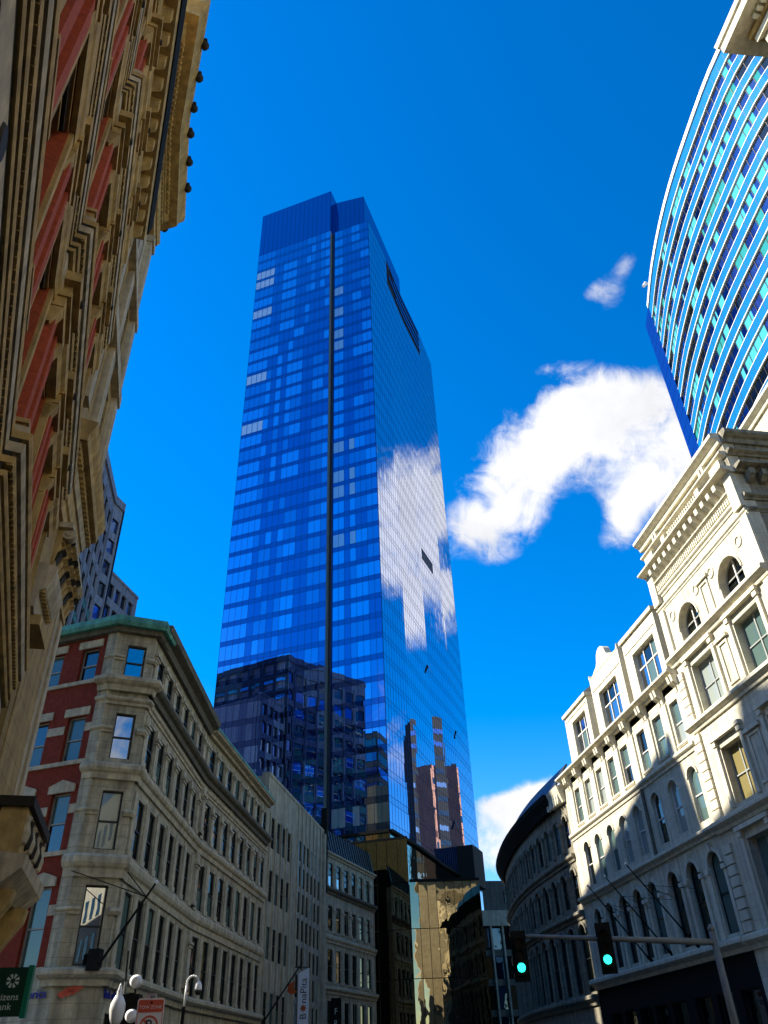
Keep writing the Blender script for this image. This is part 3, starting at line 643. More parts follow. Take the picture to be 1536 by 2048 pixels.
# ------------------------------------------------------------------ grey granite tower
G = thing('granite_tower', 'grey granite office tower with teal spandrels behind the green cornice', 'tower', (-55, 100, 0))
fG = Fac([(-42.3, 84.2), (-45.83, 104.3), (-45.07, 106.95)], G)
zf = [82.6-3.6-4.1*i for i in range(18)]
colG = [fG.c[1]-1.9-3.4*i for i in range(6)]+[fG.c[1]+1.4]
holes = [(c-(1.3 if i < 6 else .9), c+(1.3 if i < 6 else .9), z-2.6, z) for i, c in enumerate(colG) for z in zf]
mb = MB(); fG.wall(mb, 0, fG.len, 0, 82.6, holes, -.6, 0); part('wall', mb, 'grey_granite', G)
wm = {}
for i, c in enumerate(colG):
    hw = 1.3 if i < 6 else .9
    for j, z in enumerate(zf):
        if j > 11: continue
        window(fG, c, z-2.6, hw*2, 2.6, 'plain', -.25, 'frame_dark', ('window_dark', 'window_dark', 'navy_glass'))
        if j > 3 and i < 6 or j > 4:
            me = cached(('sp', hw), lambda: (lambda b: (b.box(-hw, hw, -.04, .02, 0, 1.36), b.box(-hw, hw, -.1, 0, 1.28, 1.38), b.box(-hw, hw, -.1, 0, -.02, .08), b)[3])(MB()).mesh('spandrel', 'teal_panel'))
            o = fG.put('spandrel', me, c, .02, z-2.6-1.45)
            def rg():
                b = MB(); n = 14
                for k in range(n):
                    q = [(r*math.cos(t), r*math.sin(t)) for t in (2*math.pi*k/n, 2*math.pi*(k+1)/n) for r in (.36, .5)]; qq = (q[0], q[2], q[3], q[1])
                    b.add([(x, y, z2+.75) for y in (-.09, -.04) for x, z2 in qq], [(0,1,2,3), (7,6,5,4), (0,4,5,1), (1,5,6,2), (2,6,7,3), (3,7,4,0)])
                return b.mesh('medallion', 'copper_green')
            link('medallion', cached('ringG', rg), o)
for s in [fG.c[1]-.2-3.4*i for i in range(6)]:
    mb = MB(); fG.box(mb, s-.2, s+.2, 0, 80, 0, .25); part('pier', mb, 'grey_granite', G)
mb = MB(); fG.box(mb, 0, fG.len, 81.6, 83.1, -.6, .35); part('parapet', mb, 'grey_granite', G)
prism('tower_core', [(-42.9, 84.5), (-46.5, 104.3), (-45.7, 106.6), (-70, 112), (-66, 88)], 0, 82.5, 'grey_granite', G)
# faces mirrored in the glass tower, black trim painting their unlit side
fG2 = Fac([(-45.07, 106.95), (-70, 112.5)], G)
for i in range(7):
    for j in range(12):
        mb = MB(); fG2.box(mb, .8+i*3.5, 3.3+i*3.5, 82.6-3.6-4.1*j-2.4, 82.6-3.6-4.1*j, .02, .06); part('window', mb, random.choice(['window_clear', 'window_dark', 'blind_teal']), G)
for j in range(13):
    mb = MB(); fG2.box(mb, 0, fG2.len, 82.6-1.0-4.1*j, 82.6+.3-4.1*j, .02, .3); part('belt_course', mb, 'black_block', G)
for i in range(8):
    mb = MB(); fG2.box(mb, -.2+i*3.5, .7+i*3.5, 30, 82, .01, .2); part('pier', mb, 'black_block', G)
Wg = thing('granite_wing', 'lower grey stone wing with blue windows at the foot of the granite tower', 'building', (-48, 112, 0))
fV = Fac([(-45.25, 107.4), (-43.4, 116.5)], Wg)
cv = [1.1, 3.2, 5.2, 7.4]; hv = [(c-.75, c+.75, 69.6-1.6-3.9*j-2.5, 69.6-1.6-3.9*j) for c in cv for j in range(7)]
mb = MB(); fV.wall(mb, 0, fV.len, 0, 69.6, hv, -.6, 0); part('wall', mb, 'grey_granite', Wg)
for c in cv:
    for j in range(7): window(fV, c, 69.6-1.6-3.9*j-2.5, 1.5, 2.5, 'plain', -.4, 'frame_dark', ('window_clear', 'navy_glass', 'window_dark'))
mb = MB(); fV.box(mb, 0, fV.len, 69.6, 70.1, -.6, .15); part('coping', mb, 'grey_granite', Wg)
core(fV, Wg, 0, 69.5, [(-58, 109.8), (-56, 119)], 'grey_granite')

# ------------------------------------------------------------------ curved blue hotel tower
H = thing('curved_blue_tower', 'curved high rise with bright blue bands and thin white ledges', 'tower', (62, 70, 0))
cp = [(48.85, 91.5), (47.25, 82), (46.35, 70.8), (46.5, 60.3), (47.57, 48.4), (50.8, 39.5), (56, 30.5), (63, 23)]
def smooth(p, n=4):
    o = []
    for i in range(len(p)-1):
        P0 = Vector(p[max(i-1, 0)]); P1 = Vector(p[i]); P2 = Vector(p[i+1]); P3 = Vector(p[min(i+2, len(p)-1)])
        for k in range(n):
            t = k/n; q = .5*((2*P1)+(P2-P0)*t+(2*P0-5*P1+4*P2-P3)*t*t+(3*P1-P0-3*P2+P3)*t**3); o.append((q.x, q.y))
    return o+[p[-1]]
fH = Fac(smooth(cp), H); HZ = 111.6; FHH = 3.9
core(fH, H, 0, HZ-.4, [(80, 96), (85, 60), (85, 23)], 'black_block')
NP = 46; pw = fH.len/NP; cntp = 0; rest = MB(); nm = ['navy_glass', 'blind_cyan', 'blind_teal', 'window_dark', 'navy_panel']
for r in range(16):
    zt = HZ-2.6-FHH*r if r else HZ-2.6
    zt = HZ-3.4-FHH*r; zb = zt-2.15
    mb = MB(); fH.box(mb, 0, fH.len, zt, zt+1.75 if r else HZ-.9, -.6, .0); part('spandrel_band', mb, 'cyan_panel', H)
    mb = MB(); fH.box(mb, 0, fH.len, zt-.08, zt+.08, -.3, .07); part('ledge', mb, 'white_ledge', H)
    mb = MB(); fH.box(mb, 0, fH.len, zt+1.68, zt+1.8, -.3, .05) if r else fH.box(mb, 0, fH.len, HZ-.9, HZ, -.7, .2); part('ledge' if r else 'parapet', mb, 'white_ledge', H)
    run = 0; m = 0
    for c in range(NP):
        if run <= 0: m = random.choices(range(4), (5, 2.2, .8, 1.6))[0]; run = random.randint(1, 3)
        run -= 1; a = c*pw+.05; b = (c+1)*pw-.05; sub = random.random()
        if m in (1, 2) and sub < .5: b2 = a+(b-a)*random.uniform(.2, .8)
        else: b2 = b
        for (x0, x1, mi) in ((a, b2, m), (b2, b, 0)):
            if x1-x0 < .03: continue
            m1 = MB(); fH.box(m1, x0, x1, zb+.08, zt-.12, -.22, -.18)
            if r < 6 and cntp < 300 and x1 == b2: part('glass_pane', m1, nm[mi], H); cntp += 1
            else: rest.add(m1.v, m1.f, m1.uv, mi)
part('ribbon_glass', rest, nm, H, kind='stuff')
mb = MB()
for r in range(17):
    for c in range(NP): fH.box(mb, c*pw-.03, c*pw+.03, HZ-3.4-FHH*r-2.1, HZ-3.5-FHH*r, -.2, -.12) if 0 < c else None
    for c in range(NP): fH.box(mb, c*pw-.02, c*pw+.02, HZ-3.2-FHH*r, HZ-3.4-FHH*r+1.6, -.02, .02) if 0 < c else None
part('mullions', mb, 'frame_dark', H, kind='stuff')
fHe = Fac([(49.55, 96.2), (48.85, 91.5)], H)
for c in range(4):
    for r in range(26):
        mb = MB(); fHe.box(mb, c*fHe.len/4+.03, (c+1)*fHe.len/4-.03, HZ-.3-FHH/1.6*(r+1)+.04, HZ-.3-FHH/1.6*r-.04, -.05, .02); part('end_panel', mb, 'navy_panel', H)
mb = MB(); fHe.box(mb, 0, fHe.len, 0, HZ-.2, -.5, -.06); part('end_wall', mb, 'navy_glass', H)
for x, y in ((50.5, 88), (51.5, 84)):
    mb = MB(); mb.tube((x, y, HZ-1), (x-2.4, y+.2, HZ+2.0), .25); mb.tube((x-2.4, y+.2, HZ+2.0), (x-2.9, y+.3, HZ+1.2), .3); part('davit', mb, 'white_paint', H)

# ------------------------------------------------------------------ cream corner building on the right
K, K2, K3 = (20.2, 35.2), (18.46, 46.85), (14.84, 69.8)
Rb = thing('cream_dormer_building', 'sunlit cream stone building with corner pavilion, tall dormers and arched windows', 'building', (24, 52, 0))
fQ = Fac([K3, K2, K], Rb); LM = fQ.c[1]; LT = fQ.len
sm = lambda s: LM-s       # measured back from the pavilion joint
sp = lambda s: LT-s       # measured back from the street corner
CM = [1.43, 4.2, 6.9, 10.05, 12.6, 15.15, 17.8, 20.3]
holes = []; GLR = ('window_dark', 'window_teal', 'window_pale', 'window_teal')
for c in CM: holes += [(sm(c)-.66, sm(c)+.66, 17.85, 20.55), (sm(c)-.62, sm(c)+.62, 13.1, 16.35), (sm(c)-.72, sm(c)+.72, 7.2, 11.4)]
mb = MB(); fQ.wall(mb, 0, LM, 6.3, 21.2, holes, -.6, 0)
for c in CM: fQ.arch(mb, sm(c), 1.24, 15.75, 16.35, -.6, 0, .55); fQ.arch(mb, sm(c), 1.44, 10.68, 11.4, -.6, 0)
part('wall', mb, 'stone_cream', Rb)
for i, c in enumerate(CM):
    window(fQ, sm(c), 17.85, 1.32, 2.7, 'sash', -.22, 'frame_white', GLR, 'cream_trim')
    window(fQ, sm(c), 13.1, 1.24, 3.2, 'arch', -.22, 'frame_white', GLR)
    window(fQ, sm(c), 7.2, 1.44, 4.19, 'arch', -.2, 'frame_dark', ('window_dark', 'window_dark', 'window_teal'))
    mb = MB(); fQ.ring(mb, sm(c), 1.44, 10.68, 0, .16, .22); part('arch_hood', mb, 'cream_trim', Rb)
    mb = MB(); fQ.ring(mb, sm(c), 1.24, 15.75, 0, .08, .14, .55); part('arch_hood', mb, 'cream_trim', Rb)
    mb = MB(); s = sm(c); fQ.ext(mb, [(0, 11.35), (.28, 11.35), (.34, 11.85), (0, 11.85)], s-.13, s+.13); part('keystone', mb, 'cream_trim', Rb)
    for e in (-1, 1):
        mb = MB(); s = sm(c)+e*.98; fQ.box(mb, s-.16, s+.16, 7.0, 10.3, 0, .14); fQ.box(mb, s-.22, s+.22, 10.3, 10.55, 0, .22); part('colonnette', mb, 'cream_trim', Rb)
PB = [(CM[i]+CM[i+1])/2 for i in range(7)]+[21.6, .25]
for s in PB:
    mb = MB(); fQ.box(mb, sm(s)-.45, sm(s)+.45, 17.5, 20.75, 0, .12); part('pilaster', mb, 'cream_trim', Rb)
    for e in (-.22, .22):
        mb = MB(); fQ.ext(mb, [(.0, 20.75), (.16, 20.75), (.2, 21.05), (.5, 21.3), (.58, 21.75), (0, 21.75)], sm(s)+e-.13, sm(s)+e+.13); part('bracket', mb, 'cream_trim', Rb)
def course(f, th, z0, z1, d, m, s0=0, s1=None):
    mb = MB(); h = z1-z0
    f.ext(mb, [(-.02, z0), (d*.3, z0), (d*.42, z0+h*.3), (d*.75, z0+h*.45), (d, z0+h*.6), (d, z0+h*.88), (d*.8, z1), (-.02, z1)], s0, f.len if s1 is None else s1); part('cornice' if d > .3 else 'string_course', mb, m, th)
course(fQ, Rb, 21.7, 22.2, .72, 'cream_trim', 0, LM-.02)
course(fQ, Rb, 16.95, 17.45, .28, 'cream_trim', 0, LM); course(fQ, Rb, 12.1, 12.6, .42, 'cream_trim', 0, LM); course(fQ, Rb, 6.2, 6.9, .6, 'cream_trim', 0, LM)
mb = MB(); fQ.box(mb, sm(8.45)-.14, sm(8.45)+.14, 12.6, 17.0, 0, .14); part('downpipe', mb, 'ledge_dark', Rb)
# dormers
def dormer(a, b, zt, wa, wb, gable=False):
    s0, s1 = sm(b), sm(a); mb = MB(); fQ.wall(mb, s0, s1, 22.2, zt, [(sm(wb), sm(wa), 22.35, 25.6)], -.55, .05); part('dormer_front', mb, 'cream_trim', Rb)
    mb = MB()
    for s in (s0, s1-.25): fQ.ext(mb, [(-.56, 22.2), (-4.2, 22.2), (-2.4, zt-.05), (-.56, zt-.05)], s, s+.25)
    part('dormer_cheek', mb, 'cream_trim', Rb)
    mb = MB(); fQ.ext(mb, [(-.3, 22.2), (-4.4, 22.2), (-2.6, zt-.1), (-.5, zt-.1)], s0+.26, s1-.26); part('dormer_body', mb, 'interior', Rb)
    if not gable: mb = MB(); fQ.box(mb, s0-.12, s1+.12, zt, zt+.28, -.7, .22); part('coping', mb, 'cream_trim', Rb)
    else:
        n = 24; top = []
        for i in range(n+1):
            t = i/n; x = s0+(s1-s0)*t; u = abs(t-.5)*2
            z = zt+(1.15*math.sqrt(max(0, 1-(u/.34)**2))+.35 if u < .34 else .35*math.cos((u-.34)/.36*math.pi/2) if u < .7 else .0)
            if u > .92: z = zt+.35
            top.append((x, z))
        mb = MB()
        for (a_, za), (b_, zb) in zip(top, top[1:]):
            pts = [fQ.at(s, d, z) for d in (-.45, .08) for s, z in ((a_, zt-.01), (b_, zt-.01), (b_, zb+.05), (a_, za+.05))]; mb.add(pts, [(0,1,2,3), (7,6,5,4), (0,4,5,1), (1,5,6,2), (2,6,7,3), (3,7,4,0)])
        part('scrolled_gable', mb, 'cream_trim', Rb)
    window(fQ, (sm(wa)+sm(wb))/2, 22.35, wb-wa, 3.25, 'three', -.28, 'frame_white', ('window_dark', 'window_clear', 'window_teal', 'window_clear'))
    mb = MB(); fQ.box(mb, s0+.2, s1-.2, 26.05, 26.15, .05, .1); part('panel_line', mb, 'cream_trim', Rb)
dormer(.97, 6.5, 27.0, 1.65, 5.25); dormer(7.3, 13.4, 27.2, 8.55, 12.15, True); dormer(14.7, 20.2, 26.5, 15.5, 18.6)
mb = MB(); fQ.ext(mb, [(-.2, 22.2), (-.9, 22.2), (-4.0, 25.5), (-9, 25.8), (-9, 22.1)], 0.0, LM); part('roof', mb, 'seam_metal', Rb)
# pavilion
wins = [(1.9, 4.55, 18.55, 21.6), (7.27, 9.97, 18.55, 21.5), (7.1, 9.4, 13.0, 16.1), (1.9, 4.3, 13.0, 16.1), (7.1, 9.4, 7.2, 11.2), (1.9, 4.3, 7.2, 11.2)]
holes = [(sp(b), sp(a), z0, z1) for a, b, z0, z1 in wins]+[(sp(3.35)-1.25, sp(3.35)+1.25, 23.2, 25.3), (sp(8.75)-1.25, sp(8.75)+1.25, 23.2, 25.3), (sp(4.6), sp(1.6), .5, 5), (sp(9.6), sp(6.6), .5, 5)]
mb = MB(); fQ.wall(mb, LM, LT, 0, 31.25, holes, -.7, 0)
for c in (3.35, 8.75): fQ.arch(mb, sp(c), 2.5, 23.95, 25.3, -.7, 0, 1.25, 14)
part('pavilion_wall', mb, 'stone_cream', Rb)
mb = MB(); fQ.wall(mb, 0, LM, 0, 6.2, [(sm(c)-1, sm(c)+1, .4, 4.6) for c in CM], -.6, -.01); part('shopfront_wall', mb, 'dark_metal', Rb)
for c in CM: window(fQ, sm(c), .4, 2.0, 4.2, 'plain', -.3)
for i, (a, b, z0, z1) in enumerate(wins):
    window(fQ, (sp(a)+sp(b))/2, z0, b-a, z1-z0, 'pair', -.5, 'frame_grey', ('window_teal', 'window_pale', 'window_teal') if i != 2 else ('window_ochre',))
    for e in (a-.28, b+.28):
        mb = MB(); fQ.box(mb, sp(e)-.14, sp(e)+.14, z0-.1, z1+.15, 0, .16); fQ.box(mb, sp(e)-.2, sp(e)+.2, z1+.15, z1+.45, 0, .24); part('jamb_pilaster', mb, 'cream_trim', Rb)
    mb = MB(); fQ.box(mb, sp(b+.55), sp(a-.55), z1+.45, z1+.68, 0, .3); part('window_hood', mb, 'cream_trim', Rb)
for c in (3.35, 8.75):
    o = window(fQ, sp(c), 23.2, 2.5, 2.0, 'arch', -.5, 'frame_grey', ('window_dark', 'window_teal'))
    mb = MB(); fQ.box(mb, sp(c)-.05, sp(c)+.05, 23.25, 25.1, -.5, -.4); part('mullion', mb, 'frame_white', Rb)
    mb = MB(); fQ.ring(mb, sp(c), 2.5, 23.95, 0, .07, .12, 1.25, 14); part('arch_hood', mb, 'cream_trim', Rb)
    for e in (-1.7, 1.7):
        mb = MB(); n = 16; s0 = sp(c)+e; z0 = 25.3
        for k in range(n):
            q = [(s0+r*math.cos(t), z0+r*math.sin(t)) for t in (2*math.pi*k/n, 2*math.pi*(k+1)/n) for r in (.26, .36)]; q = (q[0], q[2], q[3], q[1])
            mb.add([fQ.at(s, d, z) for d in (0, .06) for s, z in q], [(0,1,2,3), (7,6,5,4), (0,4,5,1), (1,5,6,2), (2,6,7,3), (3,7,4,0)])
        part('roundel', mb, 'cream_trim', Rb)
# carved panel between the arches and between the windows
for (a, b, z0, z1) in ((5.55, 6.55, 23.1, 25.2), (5.5, 6.5, 18.7, 21.2), (5.2, 6.4, 13.2, 15.8)):
    for q in ((a, a+.12, z0, z1), (b-.12, b, z0, z1), (a+.12, b-.12, z1-.12, z1), (a+.12, b-.12, z0, z0+.12)):
        mb = MB(); fQ.box(mb, sp(q[1]), sp(q[0]), q[2], q[3], 0, .08); part('panel_moulding', mb, 'cream_trim', Rb)
    mb = MB(); fQ.box(mb, sp(b+.2), sp(a-.2), z1+.1, z1+.3, 0, .2); part('panel_hood', mb, 'cream_trim', Rb)
for z0, z1, d in ((22.2, 22.85, .5), (17.75, 18.3, .42), (12.0, 12.6, .5), (26.2, 26.5, .15), (6.2, 6.9, .5)): course(fQ, Rb, z0, z1, d, 'cream_trim', LM-.25, LT)
for s in (.35, 11.5):
    for z0, z1 in ((22.9, 26.1), (18.35, 22.1), (12.7, 17.7), (7, 11.9)):
        if s > 5 and z1 < 23:
            n = int((z1-z0)/.55)
            for k in range(n):
                mb = MB(); fQ.box(mb, sp(s)-.45, sp(s)+.45, z0+k*.55+.04, z0+k*.55+.51, 0, .16); part('quoin', mb, 'cream_trim', Rb)
        else: mb = MB(); fQ.box(mb, sp(s)-.33, sp(s)+.33, z0, z1, 0, .16); part('pilaster', mb, 'cream_trim', Rb)
    mb = MB(); fQ.box(mb, sp(s)-.4, sp(s)+.4, 26.6, 29.3, 0, .3); part('console_pier', mb, 'cream_trim', Rb)
# entablature of the pavilion
mb = MB()
for i in range(46): s = LM+.75+i*.225; fQ.box(mb, s, s+.12, 27.45, 27.85, 0, .22)
part('dentils', mb, 'cream_trim', Rb, kind='stuff')
course(fQ, Rb, 27.0, 27.4, .2, 'cream_trim', LM, LT); course(fQ, Rb, 27.9, 28.2, .28, 'cream_trim', LM, LT)
for i in range(13):
    mb = MB(); s = LM+.95+i*.78; fQ.ext(mb, [(0, 28.2), (.25, 28.25), (.62, 28.55), (.66, 28.9), (0, 28.9)], s, s+.34); part('modillion', mb, 'cream_trim', Rb)
course(fQ, Rb, 28.9, 29.3, .85, 'cream_trim', LM-.3, LT+.2)
for i in range(17):
    me = cached('balR', lambda: (lambda b: (b.lathe([(.05, 0), (.09, .1), (.11, .3), (.05, .62), (.08, .8), (.08, .9)], 8), b)[1])(MB()).mesh('baluster', 'cream_trim', True)); fQ.put('baluster', me, sp(3.7)-i*.26, .18, 29.32)
for a, b in ((.4, 1.6), (3.1, 3.6), (8.2, 8.7), (10.2, 11.4)):
    mb = MB(); fQ.box(mb, sp(b), sp(a), 29.3, 30.25, -.1, .35); part('pedestal', mb, 'cream_trim', Rb)
for a, b in ((1.6, 3.1), (8.7, 10.2)):
    mb = MB(); fQ.box(mb, sp(b), sp(a), 29.35, 30.2, .0, .04); part('recess_panel', mb, 'ledge_dark', Rb)
course(fQ, Rb, 30.25, 30.6, .42, 'cream_trim', LM, LT)
for s in (2.2, 2.6, 9.3, 9.7):
    mb = MB(); fQ.box(mb, sp(s)-.1, sp(s)+.1, 30.6, 31.2, 0, .3); part('block', mb, 'cream_trim', Rb)
course(fQ, Rb, 31.2, 32.0, .6, 'cream_trim', LM-.2, LT)
# camera-side flank in shade
fX = Fac([(K[0]+.001, K[1]), (36, 38.2)], Rb)
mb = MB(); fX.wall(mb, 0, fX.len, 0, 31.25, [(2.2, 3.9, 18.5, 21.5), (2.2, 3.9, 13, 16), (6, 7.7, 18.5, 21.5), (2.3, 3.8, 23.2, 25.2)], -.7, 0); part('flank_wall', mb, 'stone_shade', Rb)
for z in (18.5, 13): window(fX, 3.05, z, 1.7, 3.0, 'pair', -.45)
window(fX, 6.85, 18.5, 1.7, 3.0, 'pair', -.45); window(fX, 3.05, 23.2, 1.5, 2.0, 'sash', -.45)
for z0, z1, d in ((22.2, 22.85, .5), (17.75, 18.3, .42), (12.0, 12.6, .5), (26.2, 26.5, .15), (27.0, 27.4, .3), (28.9, 29.3, .85), (30.25, 30.6, .42), (31.2, 32.0, .6)): course(fX, Rb, z0, z1, d, 'stone_shade')
for i in range(14):
    mb = MB(); s = .6+i*.78; fX.ext(mb, [(0, 28.2), (.25, 28.25), (.62, 28.55), (.66, 28.9), (0, 28.9)], s, s+.34); part('modillion', mb, 'stone_shade', Rb)
core(Fac([K3, K2, K, (36, 38.2)]), Rb, 0, 22.0, [(26, 72), (33, 62), (36, 50), (37, 42)], 'interior')
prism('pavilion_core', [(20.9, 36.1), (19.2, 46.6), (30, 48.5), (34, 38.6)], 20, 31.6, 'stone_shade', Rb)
PH = thing('roof_penthouse', 'sunlit cream penthouse storey standing on the roof behind the corner pavilion', 'penthouse', (34, 44, 31.6))
prism('wall', [(28.9, 40), (28.3, 48), (38, 49), (39, 41)], 31.0, 41.0, 'stone_cream', PH)
fPH = Fac([(28.3, 48), (28.9, 40)], PH); course(fPH, PH, 40.6, 41.4, .6, 'cream_trim')
for i in range(4):
    mb = MB(); fPH.box(mb, .8+i*1.9, 1.9+i*1.9, 36, 39, .01, .06); part('window', mb, 'window_dark', PH)
# three flagpoles on the cream building
for i, s in enumerate((5.6, 9.2, 12.4)):
    fp = thing('flagpole', ('slanting black flagpole on the cream building closest to the corner pavilion', 'slanting black flagpole on the cream building between two others', 'slanting black flagpole on the cream building closest to the curved arcade')[i], 'flagpole', fQ.at(sm(s), .4, 7.3), 'flagpoles on the cream building')
    a = fQ.at(sm(s), .35, 7.3); b = fQ.at(sm(s), 3.6, 11.6); mb = MB(); mb.tube(a, b, .055, .035); part('pole', mb, 'dark_metal', fp)
    mb = MB(); mb.lathe([(.0, -.09), (.06, -.06), (.09, 0), (.06, .06), (.0, .09)], 10, tuple(b)); part('finial', mb, 'white_paint', fp, True)
    c = a.lerp(b, .72); e = fQ.at(sm(s)+1.5, .1, 9.9); mb = MB(); mb.tube(c, e, .015, n=5); part('stay', mb, 'dark_metal', fp)
    e = fQ.at(sm(s)-1.5, .1, 9.9); mb = MB(); mb.tube(c, e, .015, n=5); part('stay', mb, 'dark_metal', fp)
    mb = MB(); mb.tube(fQ.at(sm(s), 0.05, 7.0), a, .12, .09); part('bracket', mb, 'dark_metal', fp)

# ------------------------------------------------------------------ dark curved arcaded building
A = thing('curved_arcade_building', 'shaded stone building curving away with rows of arched windows and black mansard', 'building', (20, 88, 0))
fA = Fac(smooth([(16.0, 116), (13.2, 105), (12.45, 93), (13.0, 81.6), (14.84, 69.8)], 4), A); LA = fA.len
ca = [LA-1.0-2.55*i for i in range(17)]
holes = []
for c in ca: holes += [(c-.55, c+.55, 16.7, 19.3), (c-.6, c+.6, 12.3, 15.0), (c-.75, c+.75, 6.2, 10.9)]
mb = MB(); fA.wall(mb, 0, LA, 0, 20.6, holes, -.6, 0)
for c in ca: fA.arch(mb, c, 1.1, 18.75, 19.3, -.6, 0, n=8); fA.arch(mb, c, 1.2, 14.4, 15.0, -.6, 0, n=8); fA.arch(mb, c, 1.5, 10.15, 10.9, -.6, 0, n=8)
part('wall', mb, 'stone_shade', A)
for c in ca:
    window(fA, c, 16.7, 1.1, 2.59, 'arch', -.15, 'frame_dark', ('window_dark', 'window_dark', 'window_teal')); window(fA, c, 12.3, 1.2, 2.69, 'arch', -.15); window(fA, c, 6.2, 1.5, 4.69, 'arch', -.15)
    for w, z, t in ((1.1, 18.75, .2), (1.2, 14.4, .2), (1.5, 10.15, .22)):
        mb = MB(); fA.ring(mb, c, w, z, 0, .14, t, n=8); part('arch_hood', mb, 'stone_shade', A)
    s = c-1.27
    if s > .3:
        for z0, z1 in ((16.5, 18.7), (12.2, 14.4), (6.0, 10.1)):
            mb = MB(); fA.box(mb, s-.2, s+.2, z0, z1, 0, .2); fA.box(mb, s-.28, s+.28, z1, z1+.25, 0, .3); part('colonnette', mb, 'stone_shade', A)
for z0, z1, d in ((15.5, 16.1, .35), (11.2, 11.8, .4), (5.3, 6.0, .5)): course(fA, A, z0, z1, d, 'stone_shade')
mb = MB(); fA.ext(mb, [(-.5, 20.3), (.25, 20.3), (.9, 21.3), (1.0, 21.7), (-.5, 21.7)], 0, LA-2.9); part('eave', mb, 'dark_metal', A)  # far stretch goes dark, the shade put into the eave colour
mb = MB(); fA.ext(mb, [(-.5, 20.3), (.25, 20.3), (.6, 21.3), (.7, 21.7), (-.5, 21.7)], LA-2.9, LA-.02); part('eave', mb, 'cream_trim', A)
for i in range(14):
    mb = MB(); s = LA-.5-i*.55; fA.box(mb, s-.3, s, 20.3, 21.2, .25, .55); part('bracket', mb, 'cream_trim' if i < 6 else 'dark_metal', A)  # far brackets darkened for shade like the eave
for i in range(30):
    mb = MB(); a = (LA-.2)*i/30; fA.ext(mb, [(.7, 21.7), (.55, 21.7), (-.8, 23.6), (-.7, 23.7)], a+.03, a+LA/30-.05); part('mansard_panel', mb, 'seam_metal' if i > 6 else 'dark_metal', A)
core(fA, A, 0, 22.6, [(36, 116), (34, 100), (32, 88), (30, 74)], 'dark_metal')

# ------------------------------------------------------------------ cream building with deep cornice, street corner on the near right
R0 = thing('deep_cornice_building', 'cream stone building whose deep bracketed cornice shows above the blue tower', 'building', (24, 12, 0))
f0 = Fac([(34, 18.4), (18.55, 16.5), (20.4, 4)], R0); L0 = f0.c[1]
mb = MB(); f0.box(mb, 0, f0.len, 0, 41.0, -.6, 0); part('wall', mb, 'stone_cream', R0)
mb = MB(); f0.ext(mb, [(-.5, 40.75), (1.15, 40.75), (1.15, 41.3), (1.25, 41.35), (1.3, 41.65), (-.5, 41.65)], 0, f0.len); part('cornice', mb, 'cream_trim', R0)
mb = MB(); f0.box(mb, 0, f0.len, 40.35, 40.72, 0, .35); part('moulding', mb, 'tan_stone', R0)
for i in range(34):
    mb = MB(); s = L0+.5+i*.34; f0.box(mb, s, s+.2, 40.45, 40.72, .36, .62); part('dentil', mb, 'cream_trim', R0)
mb = MB(); f0.box(mb, L0, f0.len, 39.9, 40.3, 0, .22); part('moulding', mb, 'cream_trim', R0)
for i in range(3):
    for z in (37, 32.5):
        window(f0, L0+1.6+i*3.2, z-.8, 1.4, 2.6, 'sash', .06, 'frame_white', ('window_dark',))
core(f0, R0, 0, 41.0, [(34, 6), (32, 4)], 'stone_cream')

# ------------------------------------------------------------------ blocks outside the picture
D1 = thing('slab_office', 'dark ribbon windowed slab mirrored in the lower glass tower', 'building', (-76, 50, 0))
fD = Fac([(-84, 62), (-66.5, 40.5)], D1); fD2 = Fac([(-66, 58), (-84, 62)], D1)
prism('body', [(-66.5, 40.5), (-60, 58), (-76, 66), (-84, 52)], 0, 82, 'black_block', D1)
fd = Fac([(-60, 58), (-76, 66)], D1); fd_ = Fac([(-66.5, 40.5), (-60, 58)], D1)
for f_ in (fd, fd_):
    for r in range(12):
        mb = MB(); f_.box(mb, .4, f_.len-.4, 80-r*4.2-2.4, 80-r*4.2, .02, .08); part('ribbon_window', mb, random.choice(['window_clear', 'tower_glass_mid', 'blind_teal']), D1)
        mb = MB(); f_.box(mb, 0, f_.len, 80-r*4.2+.1, 80-r*4.2+1.5, .02, .2); part('spandrel', mb, 'ledge_dark', D1)
SB = thing('rear_brick_block', 'unseen tan stone block continuing the left side of the street behind the viewer, added to darken it', 'building', (-8, -25, 0))  # out of view; put in to block open sky and darken the street
prism('wall', [(-2.6, .6), (3.2, -11), (12, -30), (20, -60), (-40, -60), (-30, 2.5)], 0, 34, 'tan_wall', SB)
SB2 = thing('rear_cream_block', 'unseen cream stone block continuing the right side of the street behind the viewer, added to darken it', 'building', (40, -25, 0))  # out of view; put in to cut the sky fill from behind
fS2 = Fac([(20.6, 3.4), (26, -25), (36, -60)], SB2)
prism('wall', [(20.6, 3.4), (26, -25), (36, -60), (75, -60), (60, 3.4)], 0, 38, 'stone_cream', SB2)
for i in range(18):
    for z in (6, 11, 16, 21, 26, 31):
        mb = MB(); fS2.box(mb, 1+i*3.4, 2.6+i*3.4, z, z+2.8, .02, .06); part('window', mb, 'window_dark', SB2)
NB = thing('shadow_caster_block', 'unseen plain tan block behind the beige row, added to shade the cream facade', 'building', (-35, 56, 0))  # unseen; placed and sized so its shadow falls on the cream facade
prism('wall', [(-22.3, 43.5), (-29.8, 59), (-60, 62), (-60, 40), (-24, 41.5)], 0, 50.5, 'tan_wall', NB)
NB2 = thing('shadow_caster_tower', 'taller unseen tan block before the granite tower, added to shade the cream facade', 'building', (-45, 72, 0))  # unseen; height set for the shadow line farther along that facade
